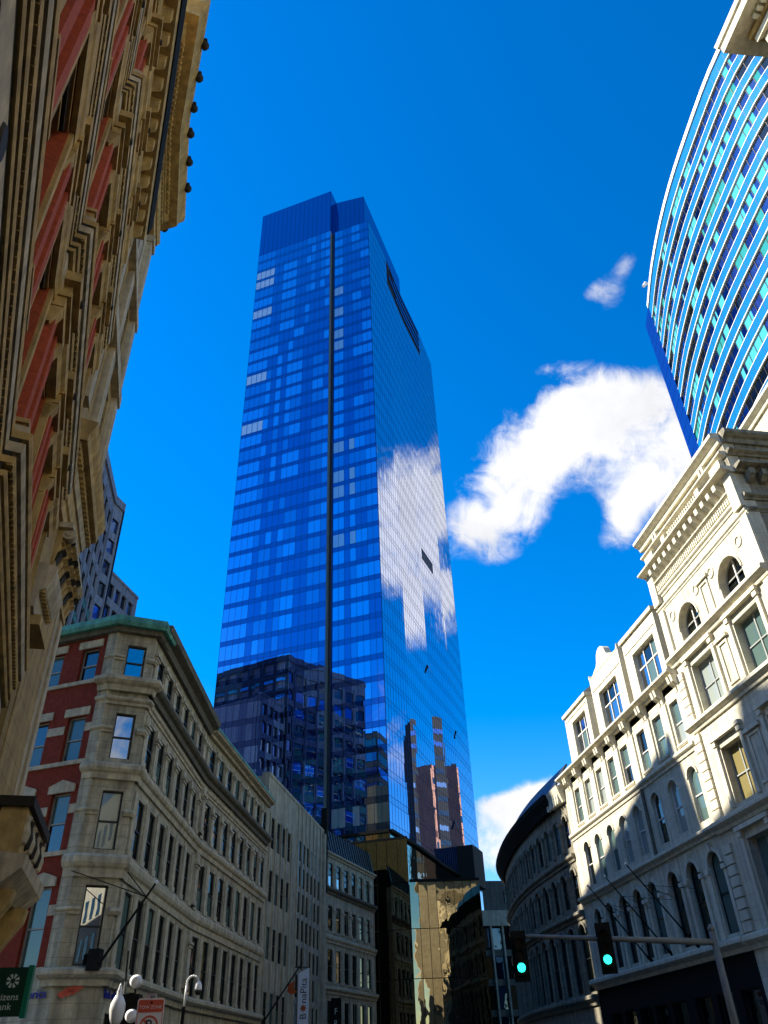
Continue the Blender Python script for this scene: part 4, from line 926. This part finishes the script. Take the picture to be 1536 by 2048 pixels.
prism('wall', [(-30.2, 59.8), (-41.2, 82), (-62, 84), (-62, 63)], 0, 57.5, 'tan_wall', NB2)
D2 = thing('brown_apartment_tower', 'brown brick apartment tower mirrored in the side of the glass tower', 'tower', (72, 245, 0))
prism('body', [(64, 240), (76, 238), (78, 247), (65, 249)], 0, 84, 'brown_block', D2)
fd = Fac([(65, 249), (64, 240)], D2)
for r in range(16):
    for i in range(3):
        mb = MB(); fd.box(mb, .6+i*2.9, 2.4+i*2.9, 80-r*4-2, 80-r*4, .02, .06); part('window', mb, 'window_dark', D2)
D3 = thing('black_office_tower', 'black glass office tower mirrored in the side of the glass tower', 'tower', (60, 215, 0))
prism('body', [(57, 221), (59, 214), (72, 217), (70, 224)], 0, 92, 'interior', D3)
fd = Fac([(57, 221), (59, 214)], D3)
for r in range(18):
    mb = MB(); fd.box(mb, .3, fd.len-.3, 88-r*4.1-1.4, 88-r*4.1, .02, .06); part('ribbon_window', mb, random.choice(['navy_glass', 'window_clear', 'window_dark']), D3)

# ------------------------------------------------------------------ ornate brick and stone building close by on the left
B1 = thing('ornate_brick_building', 'ornate red brick and tan stone building with stacked cornices close overhead', 'building', (-8, 12, 0))
Q = [(-2.23, 1.0), (-6.3, 9.34), (-9.85, 18.125), (-11.375, 23.625)]
f1 = Fac(Q, B1); S1, S2, S3 = f1.c[1], f1.c[2], f1.c[3]
DS = lambda s: .45 if s < S1-.01 else 1.0
def run(name, prof, m, s0=0, s1=None):
    """a moulding that projects less on the near bay, where the wall is right beside the walk"""
    s1 = S2 if s1 is None else s1
    for a, b in ((s0, min(s1, S1-.02)), (max(s0, S1-.02), s1)):
        if b-a > .05:
            k = .45 if b <= S1 else 1.0; mb = MB(); f1.ext(mb, [(d*k if d > 0 else d, z) for d, z in prof], a, b); part(name, mb, m, B1)
def rect(name, z0, z1, d, m, s0=0, s1=None): run(name, [(-.02, z0), (d, z0), (d, z1), (-.02, z1)], m, s0, s1)
PC = [.35, 3.65, 6.95, 10.4, 13.3, 16.15]
WC = [(a+b)/2 for a, b in zip(PC, PC[1:])]+[17.75]
st = [(10.6, 15.2), (17.0, 21.8), (23.6, 27.6)]
holes = []
for (z0, z1) in st+[(3.2, 8.4)]:
    for c in WC: w = .78 if c < 17 else .5; holes.append((c-w, c+w, z0+.7, z1-.75))
mb = MB(); f1.wall(mb, 0, S2, 0, 30.2, holes, -.55, 0); part('brick_wall', mb, 'brick_face', B1)
for (z0, z1) in st+[(3.2, 8.4)]:
    for c in WC:
        w = .78 if c < 17 else .5; k = DS(c)
        window(f1, c, z0+.7, 2*w, z1-z0-1.45, 'sash', -.42, 'frame_dark', ('window_dark', 'window_dark', 'window_teal'))
        for e in (-1, 1):
            mb = MB(); f1.box(mb, c+e*(w+.13)-.10, c+e*(w+.13)+.10, z0+.4, z1-.9, 0, .16*k); part('jamb_shaft', mb, 'tan_stone', B1)
        mb = MB(); f1.ext(mb, [(0, z1-.9), (.2*k, z1-.9), (.26*k, z1-.7), (.34*k, z1-.62), (.36*k, z1-.4), (0, z1-.4)], c-w-.32, c+w+.32); part('window_hood', mb, 'tan_stone', B1)
        for t in range(3):
            mb = MB(); f1.box(mb, c-w+.02+t*.05, c+w-.02-t*.05, z1-1.0-t*.12, z1-.92-t*.12, -.3, -.02-t*.06); part('head_moulding', mb, 'dark_shade_stone' if t % 2 else 'tan_stone', B1)
        mb = MB(); f1.box(mb, c-w-.25, c+w+.25, z0+.45, z0+.68, 0, .22*k); part('sill', mb, 'pale_stone', B1)
for (z0, z1) in st:
    for c in PC:
        k = DS(c)
        for e in (-.36, .36):
            mb = MB(); f1.box(mb, c+e-.16, c+e+.16, z0+.05, z1-1.0, 0, .20*max(k, .6)); part('brick_rib', mb, 'brick_face', B1)
        mb = MB(); kk = max(k, .5)
        f1.box(mb, c-.62, c+.62, z1-1.0, z1-.72, 0, .30*kk); f1.box(mb, c-.66, c+.66, z1-.72, z1-.60, 0, .38*kk); f1.box(mb, c-.55, c+.55, z1-.60, z1-.28, 0, .34*kk); f1.box(mb, c-.72, c+.72, z1-.28, z1-.02, 0, .48*kk); part('pier_capital', mb, 'tan_stone', B1)
        mb = MB(); f1.box(mb, c-.58, c+.58, z0-.0, z0+.45, 0, .30*kk); f1.box(mb, c-.64, c+.64, z0+.45, z0+.55, 0, .34*kk); part('pier_base', mb, 'tan_stone', B1)
        mb = MB(); p = f1.at(c, .48*kk, z1-.15); n_ = f1.at(c, 1, 0)-f1.at(c, 0, 0); mb.tube(p, p+n_*.06, .10, .07); part('rosette', mb, 'dark_shade_stone', B1)
        for e in (-.1, .1):
            mb = MB(); f1.ext(mb, [(0, z1-1.5), (.12*kk, z1-1.5), (.30*kk, z1-1.05), (0, z1-1.05)], c+e*5-.14, c+e*5+.14); part('console', mb, 'tan_stone', B1)
# stacked courses; the near-black strips paint in recess shade
for zb, big in ((9.2, 0), (15.2, 1), (21.8, 1)):
    rect('frieze_band', zb-.55, zb, .16, 'pale_stone'); zz = zb
    for h_, d_, m_ in ((.10, .12, 'dark_shade_stone'), (.10, .24, 'tan_stone'), (.09, .18, 'dark_shade_stone'), (.12, .30, 'tan_stone'), (.16, .20, 'dark_shade_stone'), (.14, .36, 'tan_stone'), (.10, .28, 'dark_shade_stone'), (.20, .44, 'pale_stone'), (.09, .34, 'dark_shade_stone'), (.16, .50, 'tan_stone'), (.12, .42, 'pale_stone')):
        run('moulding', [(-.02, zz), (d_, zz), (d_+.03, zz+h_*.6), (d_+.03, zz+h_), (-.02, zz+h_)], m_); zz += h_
    mb = MB(); s = .1
    while s < S2-.1: k = DS(s); f1.box(mb, s, s+.09, zb+.54, zb+.68, .28*k, .38*k); s += .2
    part('dentils', mb, 'tan_stone', B1, kind='stuff')
for i in range(8):
    mb = MB(); s = .9+i*2.2; k = DS(s); p = f1.at(s, .16*k, 8.93); n_ = f1.at(s, 1, 0)-f1.at(s, 0, 0); mb.tube(p, p+n_*.03, .2, .17, 12); part('medallion', mb, 'dark_shade_stone', B1)
# modillion cornice, gutter
rect('frieze_band', 27.6, 28.0, .2, 'tan_stone'); run('moulding', [(-.02, 28.0), (.25, 28.0), (.35, 28.3), (-.02, 28.3)], 'tan_stone')
s = .3
while s < S2-.3:
    k = DS(s); mb = MB(); f1.ext(mb, [(0, 28.3), (.3*k, 28.32), (.62*k, 28.55), (.66*k, 28.85), (0, 28.85)], s, s+.32); part('modillion', mb, 'tan_stone', B1); s += .74
run('cornice', [(-.02, 28.85), (.75, 28.85), (.80, 29.2), (-.02, 29.25)], 'tan_stone'); run('gutter', [(-.3, 29.25), (.85, 29.25), (.95, 29.75), (.95, 30.1), (-.3, 30.15)], 'dark_metal')
# attic over the far bays and its great cornice
SA = 14.7; s_end = S3+.1
mb = MB(); ha = [(c-.6, c+.6, 31.2, 34.6) for c in (15.9, 17.7, 19.9, 22.6)]; f1.wall(mb, SA, S3, 30.15, 36.4, ha, -.6, -.05); part('attic_wall', mb, 'pale_stone', B1)
for c in (15.9, 17.7, 19.9, 22.6): window(f1, c, 31.2, 1.2, 3.4, 'sash', -.45)
for c in (15.05, 16.8, 18.6, 21.25, 24.0):
    mb = MB(); f1.box(mb, c-.34, c+.34, 30.2, 35.4, -.05, .2); f1.box(mb, c-.42, c+.42, 35.4, 35.9, -.05, .3); part('pilaster', mb, 'pale_stone', B1)
fA1 = Fac([(f1.at(SA, -3)).to_2d(), f1.at(SA).to_2d(), f1.p[2], f1.p[3], (f1.p[3]+Vector((-3, .8)))], B1)
fA2 = Fac([(f1.at(SA, -3)).to_2d(), f1.at(SA).to_2d(), f1.p[2], f1.at(S3-1.15).to_2d(), f1.at(S3-1.15).to_2d()+Vector((-3, .8))], B1)
def top(name, prof, m, f=None): f = f or fA1; mb = MB(); f.ext(mb, prof, 0, f.len); return part(name, mb, m, B1)
top('frieze', [(-.05, 35.9), (.22, 35.9), (.22, 36.5), (-.05, 36.5)], 'tan_stone'); top('moulding', [(-.05, 36.5), (.30, 36.5), (.42, 36.8), (-.05, 36.8)], 'tan_stone')
top('bed_moulding', [(-.05, 36.8), (.36, 36.8), (.36, 37.2), (-.05, 37.2)], 'dark_shade_stone', fA2)
top('egg_and_dart', [(-.05, 37.2), (.55, 37.2), (.74, 37.5), (-.05, 37.5)], 'tan_stone', fA2)
top('cornice', [(-.3, 37.5), (1.15, 37.5), (1.18, 37.75), (1.28, 38.0), (1.42, 38.25), (1.46, 38.6), (-.3, 38.75)], 'tan_stone', fA2)
mb = MB(); mb2 = MB(); s = .15
while s < fA2.len-.2:
    fA2.box(mb, s, s+.13, 36.85, 37.18, .36, .5)
    p = fA2.at(s+.08, .70, 37.33); mb2.lathe([(.0, -.12), (.07, -.07), (.085, .02), (.05, .1), (.0, .12)], 6, tuple(p)); s += .26
part('dentils', mb, 'tan_stone', B1, kind='stuff'); part('egg_ornament', mb2, 'tan_stone', B1, kind='stuff')
s = 3.3
while s < fA2.len-2.2:
    mb = MB(); p = fA2.at(s, 1.48, 38.35); n_ = (fA2.at(s, 1, 0)-fA2.at(s, 0, 0)); q = p+n_*.06
    mb.lathe([(.0, -.22), (.13, -.17), (.2, 0), (.17, .14), (.08, .24), (.0, .26)], 9, tuple(q))
    for e in (-1, 1): mb.lathe([(.0, -.09), (.08, -.05), (.09, .03), (.0, .1)], 7, tuple(q+n_.cross(Vector((0, 0, 1)))*(.18*e)+Vector((0, 0, .12))))
    mb.tube(q, q+n_*.16-Vector((0, 0, .06)), .1, .06, 8); part('lion_head', mb, 'dark_shade_stone', B1); s += 1.45
# corner pavilion with giant pilaster
mb = MB(); hp = [(18.95, 20.1, 4, 11.4), (19.4, 20.5, 20.8, 24.2), (22.2, 23.4, 20.8, 24.2), (19.4, 20.5, 26.0, 29.3), (22.2, 23.4, 26.0, 29.3)]
f1.wall(mb, S2, S3, 0, 30.15, hp, -.6, .02); part('pavilion_wall', mb, 'tan_wall', B1)
for a, b, z0, z1 in hp: window(f1, (a+b)/2, z0, b-a, z1-z0, 'sash', -.42)
for c in (18.98, 21.3, 24.1):
    for z0, z1 in ((20.0, 24.8), (25.4, 30.0)):
        mb = MB(); f1.box(mb, c-.32, c+.3, z0, z1, .02, .26); part('pilaster', mb, 'pale_stone', B1)
for z0, z1 in ((24.8, 25.4), (29.6, 30.1)):
    mb = MB(); f1.box(mb, S2, S3, z0, z1, .02, .34); part('string_course', mb, 'pale_stone', B1)
fE1 = Fac([f1.at(20.3).to_2d(), f1.p[3], f1.p[3]+Vector((-.966, .259))*9], B1)
for d, z0, z1 in ((.06, 2.0, 14.5),):
    mb = MB(); f1.box(mb, 20.55, S3, z0, z1, .02, d); part('giant_pilaster', mb, 'tan_wall', B1)
    mb = MB(); f1.box(mb, 23.2, 23.55, z0, z1, d, d+.04); part('pilaster_edge', mb, 'pale_stone', B1)
    mb = MB(); f1.box(mb, 23.95, S3+.02, z0, z1, d-.02, d+.05); part('pilaster_edge', mb, 'pale_stone', B1)
mb = MB(); f1.box(mb, 20.5, S3+.06, 14.5, 14.7, .02, .16); part('necking', mb, 'tan_stone', B1)
mb = MB(); f1.ext(mb, [(.02, 14.7), (.08, 14.7), (.24, 15.9), (.02, 15.9)], 20.55, S3+.05); part('capital_bell', mb, 'tan_stone', B1)
for r in range(3):
    for i in range(9):
        s = 20.8+i*.44+(.2 if r % 2 else 0); mb = MB(); z0 = 14.75+r*.36; d0 = .08+r*.05
        f1.ext(mb, [(d0, z0), (d0+.06, z0), (d0+.18, z0+.34), (d0+.30, z0+.42), (d0+.24, z0+.5), (d0+.06, z0+.36)], s-.15, s+.15); part('acanthus_leaf', mb, 'tan_stone' if (i+r) % 3 else 'dark_shade_stone', B1)
for s in (20.7, 24.3):
    mb = MB(); p = f1.at(s, .36, 15.75); u_ = f1.at(s, 0, 0)-f1.at(s-.2, 0, 0); u_.normalize(); mb.tube(p-u_*.16, p+u_*.16, .2, .2, 12); mb.tube(p-u_*.2, p+u_*.2, .09, .09, 10); part('volute', mb, 'pale_stone', B1)
mb = MB(); f1.box(mb, 20.4, S3+.1, 15.9, 16.1, .02, .46); part('abacus', mb, 'pale_stone', B1)
def ent(name, prof, m, s0=-1.4): mb = MB(); fE1.ext(mb, prof, s0 if s0 > 0 else 0, fE1.len); f1.ext(mb, prof, S2+.02, 20.3); part(name, mb, m, B1)
ent('architrave', [(-.02, 16.1), (.12, 16.1), (.12, 16.55), (.19, 16.6), (.19, 17.0), (-.02, 17.0)], 'tan_stone'); ent('frieze', [(-.02, 17.0), (.10, 17.0), (.10, 17.6), (-.02, 17.6)], 'tan_stone')
ent('bed_moulding', [(-.02, 17.6), (.17, 17.6), (.25, 17.9), (-.02, 17.9)], 'pale_stone'); ent('soffit_band', [(-.02, 17.9), (.22, 17.9), (.22, 18.2), (-.02, 18.2)], 'dark_shade_stone')
ent('cornice', [(-.02, 18.2), (.55, 18.2), (.58, 18.5), (.70, 18.75), (.75, 19.0), (-.02, 19.15)], 'tan_stone')
mb = MB(); s = .1
while s < 9: fE1.box(mb, s, s+.15, 17.92, 18.18, .22, .38); s += .28
s = S2+.1
while s < 20.2: f1.box(mb, s, s+.15, 17.92, 18.18, .22, .38); s += .28
part('dentils', mb, 'tan_stone', B1, kind='stuff')
# small side entablature, and the balcony pediment lower down
mb = MB(); f1.ext(mb, [(.02, 12.0), (.3, 12.0), (.34, 12.5), (.5, 12.6), (.62, 12.95), (.66, 13.3), (.02, 13.4)], 18.4, 20.5); part('side_cornice', mb, 'pale_stone', B1)
mb = MB(); f1.box(mb, 18.9, 20.45, 11.7, 12.0, .02, .5); part('side_architrave', mb, 'tan_stone', B1)
for i in range(9):
    mb = MB(); s = 18.5+i*.22; f1.box(mb, s, s+.11, 12.5, 12.62, .34, .48); part('dentil', mb, 'tan_stone', B1)
mb = MB(); f1.ext(mb, [(.02, 5.6), (.7, 5.6), (1.15, 6.0), (1.2, 6.3), (.02, 6.4)], 20.6, 24.9); part('balcony_slab', mb, 'pale_stone', B1)
mb = MB(); f1.ext(mb, [(.3, 6.4), (.95, 6.4), (.95, 7.5), (.3, 7.5)], 20.9, 24.7); part('balcony_parapet', mb, 'tan_stone', B1)
mb = MB(); f1.box(mb, 20.8, 24.8, 7.5, 7.75, .2, 1.08); part('balcony_coping', mb, 'dark_shade_stone', B1)
for i in range(7):
    mb = MB(); s = 21.1+i*.55; p = f1.at(s, .95, 6.95); mb.lathe([(.0, -.38), (.12, -.3), (.17, -.05), (.1, .2), (.14, .33), (.0, .4)], 8, tuple(p)); part('carved_leaf', mb, 'dark_shade_stone' if i % 2 else 'pale_stone', B1)
for s in (21.4, 24.1):
    mb = MB(); f1.ext(mb, [(.02, 4.0), (.35, 4.1), (.5, 4.6), (.95, 5.3), (1.0, 5.6), (.02, 5.6)], s-.25, s+.25); part('scroll_bracket', mb, 'tan_stone', B1)
core(Fac(Q), B1, 0, 30.0, [(-26, 3), (-26, 16), (-25, 24), (-24.5, 27.0)], 'tan_wall')
prism('attic_core', [tuple(f1.at(SA, -.7).to_2d()), tuple(f1.at(S2, -.7).to_2d()), tuple(f1.at(S3-.2, -.7).to_2d()), (-24, 26.6), (-24, 15)], 29.9, 36.9, 'tan_wall', B1)

# ------------------------------------------------------------------ street furniture
def sig(loc, rz, label):
    t = thing('traffic_signal', label, 'traffic light', loc, 'signal heads on the mast arm'); t.rotation_euler.z = rz
    mb = MB(); mb.box(-.27, .27, .10, .14, -.80, .80); link('backplate', mb.mesh('backplate', 'dark_metal'), t)
    mb = MB(); mb.box(-.17, .17, -.12, .1, -.60, .60); link('housing', mb.mesh('housing', 'dark_metal'), t)
    for k, z in enumerate((.38, 0, -.38)):
        mb = MB(); n = 14
        for i in range(9):
            q = [(r*math.cos(a), r*math.sin(a)) for a in (R(-30+240*i/9), R(-30+240*(i+1)/9)) for r in (.145, .155)]; q = (q[0], q[2], q[3], q[1])
            mb.add([(x, y, z+zz) for y in (-.36, -.12) for x, zz in q], [(0,1,2,3), (7,6,5,4), (0,4,5,1), (1,5,6,2), (2,6,7,3), (3,7,4,0)])
        link('visor', mb.mesh('visor', 'dark_metal'), t)
        mb = MB(); mb.tube((0, -.15, z), (0, -.121, z), .14, .14, 16); link('lens', mb.mesh('lens', 'green_lamp' if k == 2 else 'lens_off'), t)
    return t
mast = thing('signal_mast', 'grey steel signal mast with long horizontal arm over the street', 'signal mast', (10.97, 31.1, 0))
mb = MB(); mb.tube((10.97, 31.1, .14), (10.97, 31.1, 5.35), .16, .11, 14); part('pole', mb, 'galvanised', mast, True)
mb = MB(); mb.lathe([(.13, 0), (.13, .06), (.07, .16), (.0, .2)], 12, (10.97, 31.1, 5.33)); part('pole_cap', mb, 'galvanised', mast)
mb = MB(); mb.tube((10.97, 31.1, 4.95), (4.4, 31.9, 5.48), .11, .07, 12); part('arm', mb, 'galvanised', mast, True)
mb = MB(); mb.tube((10.97, 31.1, .14), (10.97, 31.1, .5), .26, .2, 12); part('base', mb, 'galvanised', mast)
for i in range(3):
    mb = MB(); x = 9.4-i*.9; mb.tube((x, 31.1+.12*(10.97-x), 4.9), (x, 31.1+.12*(10.97-x), 5.0), .02); part('clamp', mb, 'galvanised', mast)
sig((4.2, 31.75, 4.85), R(-6), 'three lamp signal head showing green at the tip of the mast arm')
sig((7.2, 31.35, 4.95), R(-14), 'three lamp signal head showing green midway along the mast arm')
# no-parking sign on a post
TS = thing('tow_zone_sign', 'red and white tow zone no parking sign on a thin post', 'sign', (-2.98, 10.7, 0))
a = R(12)
def tsg(name, x0, x1, y0, y1, z0, z1, m):
    mb = MB(); mb.box(x0, x1, y0, y1, z0, z1); o = link(name, mb.mesh(name, m), TS, (0, 0, 0), a); return o
def rrect(w, h, r, y0, y1, z0, m, name):
    o_ = []
    for cx_, cz_, a0 in ((w/2-r, h-r, 0), (-w/2+r, h-r, 90), (-w/2+r, r, 180), (w/2-r, r, 270)):
        for k in range(5): t = R(a0+90*k/4); o_.append((cx_+r*math.cos(t), z0+cz_+r*math.sin(t)))
    n = len(o_); mb = MB(); mb.add([(x, y, z) for y in (y0, y1) for x, z in o_], [tuple(range(n)), tuple(reversed(range(n, 2*n)))]+[(i, n+i, n+(i+1) % n, (i+1) % n) for i in range(n)]); return link(name, mb.mesh(name, m), TS, (0, 0, 0), a)
rrect(.31, .46, .03, -.012, -.006, 1.955, 'sign_white', 'panel'); rrect(.285, .125, .02, -.016, -.0125, 2.275, 'sign_red', 'red_header')
mb = MB()
for x0, x1, z0, z1 in ((-.145, -.138, 1.97, 2.275), (.138, .145, 1.97, 2.275)): mb.box(x0, x1, -.015, -.0125, z0, z1)
tsg('border', -.145, -.138, -.015, -.0125, 1.97, 2.275, 'sign_red'); tsg('border', .138, .145, -.015, -.0125, 1.97, 2.275, 'sign_red')
o = link('lettering', text_mesh('TOW ZONE', .047, .001, 'sign_white'), TS, (0, 0, 0)); o.rotation_euler = (math.pi/2, 0, a); o.location = (.017*math.sin(a), -.019, 2.325)
o = link('lettering', text_mesh('P', .16, .001, 'letter_black'), TS, (0, 0, 0)); o.rotation_euler = (math.pi/2, 0, a); o.location = (0, -.018, 2.14)
mb = MB(); n = 28
for k in range(n):
    q = [(r*math.cos(t), 2.14+r*math.sin(t)) for t in (2*math.pi*k/n, 2*math.pi*(k+1)/n) for r in (.085, .105)]; q = (q[0], q[2], q[3], q[1]); mb.add([(x, y, z) for y in (-.017, -.0125) for x, z in q], [(0,1,2,3), (7,6,5,4), (0,4,5,1), (1,5,6,2), (2,6,7,3), (3,7,4,0)])
mb.add([(-.08, -.0175, 2.205), (-.065, -.0175, 2.22), (.08, -.0175, 2.075), (.065, -.0175, 2.06)], [(0, 1, 2, 3)]); link('prohibition_ring', mb.mesh('prohibition_ring', 'sign_red'), TS, (0, 0, 0), a)
mb = MB(); mb.tube((0, .03, .0), (0, .03, 2.44), .025); link('post', mb.mesh('post', 'galvanised'), TS)
mb = MB(); mb.tube((.01, -.025, 2.37), (.01, .0, 2.37), .012); link('bolt', mb.mesh('bolt', 'dark_metal'), TS)
mb = MB(); mb.box(-.14, .02, .05, .056, 2.36, 2.47); link('rear_panel', mb.mesh('rear_panel', 'sign_white'), TS, (0, 0, 0), R(-25))
# old style globe lamp
GL = thing('globe_street_lamp', 'street lamp with clear acorn globe on a black post beside the equipment pole', 'street lamp', (-7.85, 24.9, .14))
mb = MB(); mb.lathe([(.0, 0), (.12, .02), (.17, .15), (.21, .35), (.2, .5), (.12, .66), (.07, .72), (.08, .78), (.05, .84), (.03, .95), (.0, 1.0)], 16, (-7.85, 24.9, 2.9)); part('globe', mb, 'globe_glass', GL, True)
mb = MB(); mb.lathe([(.14, 0), (.16, .4), (.09, .6), (.075, 1.2), (.06, 2.4), (.09, 2.5), (.12, 2.6), (.17, 2.68), (.14, 2.78)], 12, (-7.85, 24.9, .14)); part('post', mb, 'dark_metal', GL, True)
# equipment pole with antenna and two white dishes
EQ = thing('equipment_pole', 'black pole with equipment cabinet, whip antenna and two round white dishes', 'pole', (-8.45, 28.0, .14))
mb = MB(); mb.tube((-8.45, 28.0, .14), (-8.45, 28.0, 3.9), .09, .09, 12); part('post', mb, 'dark_metal', EQ)
mb = MB(); mb.box(-8.72, -8.15, 27.8, 28.2, 1.6, 3.85); part('cabinet', mb, 'dark_metal', EQ)
mb = MB(); mb.tube((-8.68, 28, 3.85), (-8.74, 28, 5.05), .035, .03); part('whip_antenna', mb, 'dark_metal', EQ); mb = MB(); mb.tube((-8.67, 28, 3.8), (-8.68, 28, 4.2), .05); part('antenna_base', mb, 'galvanised', EQ)
for x, z in ((-8.30, 4.18), (-8.30, 3.28)):
    mb = MB(); mb.tube((x, 27.7, z), (x, 27.82, z), .17, .19, 18); mb.tube((x, 27.66, z), (x, 27.7, z), .1, .17, 18); part('dish', mb, 'white_paint', EQ, True)
    mb = MB(); mb.tube((x, 27.82, z-.1), (x-.02, 27.95, z-.6), .03); part('dish_bracket', mb, 'dark_metal', EQ)
# dome camera pole
CP = thing('camera_pole', 'white gooseneck pole top carrying a dome camera', 'camera', (-6.65, 27.6, .14))
mb = MB(); mb.tube((-6.75, 27.6, .14), (-6.68, 27.6, 3.45), .06, .05); part('post', mb, 'dark_metal', CP)
pts = [Vector((-6.68, 27.6, 3.4)), Vector((-6.66, 27.6, 4.0))]+[Vector((-6.48-.18*math.cos(t), 27.6, 4.05+.2*math.sin(t))) for t in [math.pi*i/8 for i in range(9)]]
mb = MB()
for p_, q_ in zip(pts, pts[1:]): mb.tube(p_, q_, .032, .032, 8)
part('gooseneck', mb, 'white_paint', CP, True)
mb = MB(); mb.lathe([(.05, .2), (.1, .12), (.12, .0), (.12, -.04)], 12, (-6.30, 27.6, 3.9)); part('camera_housing', mb, 'white_paint', CP, True)
mb = MB(); mb.lathe([(.1, 0), (.09, -.07), (.05, -.12), (.0, -.13)], 12, (-6.30, 27.6, 3.86)); part('camera_dome', mb, 'lens_off', CP, True)
# bank blade sign
CB = thing('bank_blade_sign', 'dark green bank blade sign with white flower emblem hanging from the brick building', 'sign', (-10.1, 22.0, 3.0))
mb = MB(); mb.box(-1.05, .78, -.10, .10, .02, 1.05); o = link('panel', mb.mesh('panel', 'sign_green'), CB, (0, 0, 0), R(10))
mb = MB(); mb.box(.78, .90, -.11, .11, -.02, 1.09); link('edge_trim', mb.mesh('edge_trim', 'sign_green_edge'), CB, (0, 0, 0), R(10))
for body, z, x in (('Citizens', .42, .69), ('Bank', .22, .56)):
    o = link('lettering', text_mesh(body, .21, .004, 'letter_grey', 'RIGHT'), CB); o.rotation_euler = (math.pi/2, 0, R(10)); o.location = (x, -.105+x*math.sin(R(10)), z)
for k in range(8):
    t = 2*math.pi*(k+.5)/8; c0 = Vector((.47, -.106, .76)); u = Vector((math.cos(t), 0, math.sin(t))); w = Vector((-math.sin(t), 0, math.cos(t))); mb = MB()
    pts = [c0+u*.055-w*.012, c0+u*.15-w*.035, c0+u*.15+w*.035, c0+u*.055+w*.012]; mb.add(pts+[p+Vector((0, -.01, 0)) for p in pts], [(0,1,2,3), (7,6,5,4), (0,4,5,1), (1,5,6,2), (2,6,7,3), (3,7,4,0)]); link('emblem_petal', mb.mesh('emblem_petal', 'letter_grey'), CB, (0, 0, 0), R(10))
# corner flagpole with two stays
FP = thing('corner_flagpole', 'bare slanting flagpole held by two stays on the chamfered corner', 'flagpole', (-13.2, 37.3, 5.6))
a_ = Vector((-12.9, 37.2, 5.55)); b_ = Vector((-10.2, 35.2, 8.45)); mb = MB(); mb.tube(a_, b_, .06, .04); part('pole', mb, 'dark_metal', FP)
mb = MB(); mb.lathe([(.0, -.08), (.06, -.05), (.08, 0), (.06, .05), (.0, .08)], 10, tuple(b_)); part('finial', mb, 'white_paint', FP, True)
c_ = a_.lerp(b_, .83)
for e in (Vector((-14.6, 36.95, 9.4)), Vector((-12.6, 38.5, 9.6))):
    mb = MB(); mb.tube(c_, e, .022, n=6); part('stay', mb, 'dark_metal', FP)
mb = MB(); mb.box(-13.25, -12.75, 37.0, 37.5, 5.5, 6.3); part('bracket', mb, 'dark_metal', FP)
# restaurant banner and its small flag
BN = thing('restaurant_banner', 'tall white vertical banner lettered in black with an orange star', 'banner', tuple(f3.at(11.2, .3, 0)))
p0 = f3.at(10.6, .45, 0); ang = f3.ang(1)-math.pi/2+R(12)
o_ = p0-Vector(BN.location)
mb = MB(); mb.box(0, 1.0, -.03, .03, 1.5, 9.75); mb.v = [(x, y, z if not (z > 9.6 and x < .1) else z-.45) for x, y, z in mb.v]; link('banner_cloth', mb.mesh('banner_cloth', 'banner_white'), BN, o_, ang)
for body, zz, m in (('B', 5.75, 'letter_black'), ('naPita', 6.95, 'letter_black')):
    o = link('lettering', text_mesh(body, .82, .005, m, 'LEFT'), BN); mat_ = Matrix.Rotation(ang, 4, 'Z') @ Matrix.Translation((.52, -.045, zz)) @ Matrix.Rotation(math.pi/2, 4, 'X') @ Matrix.Rotation(math.pi/2, 4, 'Z')
    o.matrix_local = Matrix.Translation(o_) @ mat_
mb = MB(); pts = []
for k in range(16):
    t = 2*math.pi*k/16; r = .36 if k % 2 == 0 else .17; pts.append((.5+r*math.cos(t), -.045, 6.6+r*math.sin(t)))
mb.add(pts+[(x, -.035, z) for x, y, z in pts], [tuple(range(16)), tuple(reversed(range(16, 32)))]+[(i, 16+i, 16+(i+1) % 16, (i+1) % 16) for i in range(16)]); link('star', mb.mesh('star', 'star_orange'), BN, o_, ang)
mb = MB(); mb.box(-.4, 1.1, -.03, .03, 9.75, 9.81); link('hanger', mb.mesh('hanger', 'dark_metal'), BN, o_, ang)
FL = thing('slanting_flagpole', 'slanting dark flagpole with small torn orange flag beside the white banner', 'flagpole', tuple(f3.at(1.0, .2, 4)))
a_ = f3.at(.9, .25, 5.2); b_ = Vector((-8.3, 73.5, 9.3)); mb = MB(); mb.tube(a_, b_, .07, .05); part('pole', mb, 'dark_metal', FL)
c_ = a_.lerp(b_, .62); mb = MB(); u_ = Vector((.18, .02, 0))
pts = [c_+Vector((0, 0, 0)), c_+Vector((.55, .1, .2)), c_+Vector((.5, .0, -.3)), c_+Vector((.75, .1, -.55)), c_+Vector((.3, .0, -.75)), c_+Vector((-.05, .05, -.5))]
mb.add(pts+[p+Vector((0, .02, 0)) for p in pts], [tuple(range(6)), tuple(reversed(range(6, 12)))]+[(i, 6+i, 6+(i+1) % 6, (i+1) % 6) for i in range(6)]); part('flag', mb, 'star_orange', FL)
mb = MB(); mb.box(a_.x-.15, a_.x+.15, a_.y-.15, a_.y+.15, 4.7, 5.5); part('bracket', mb, 'dark_metal', FL)
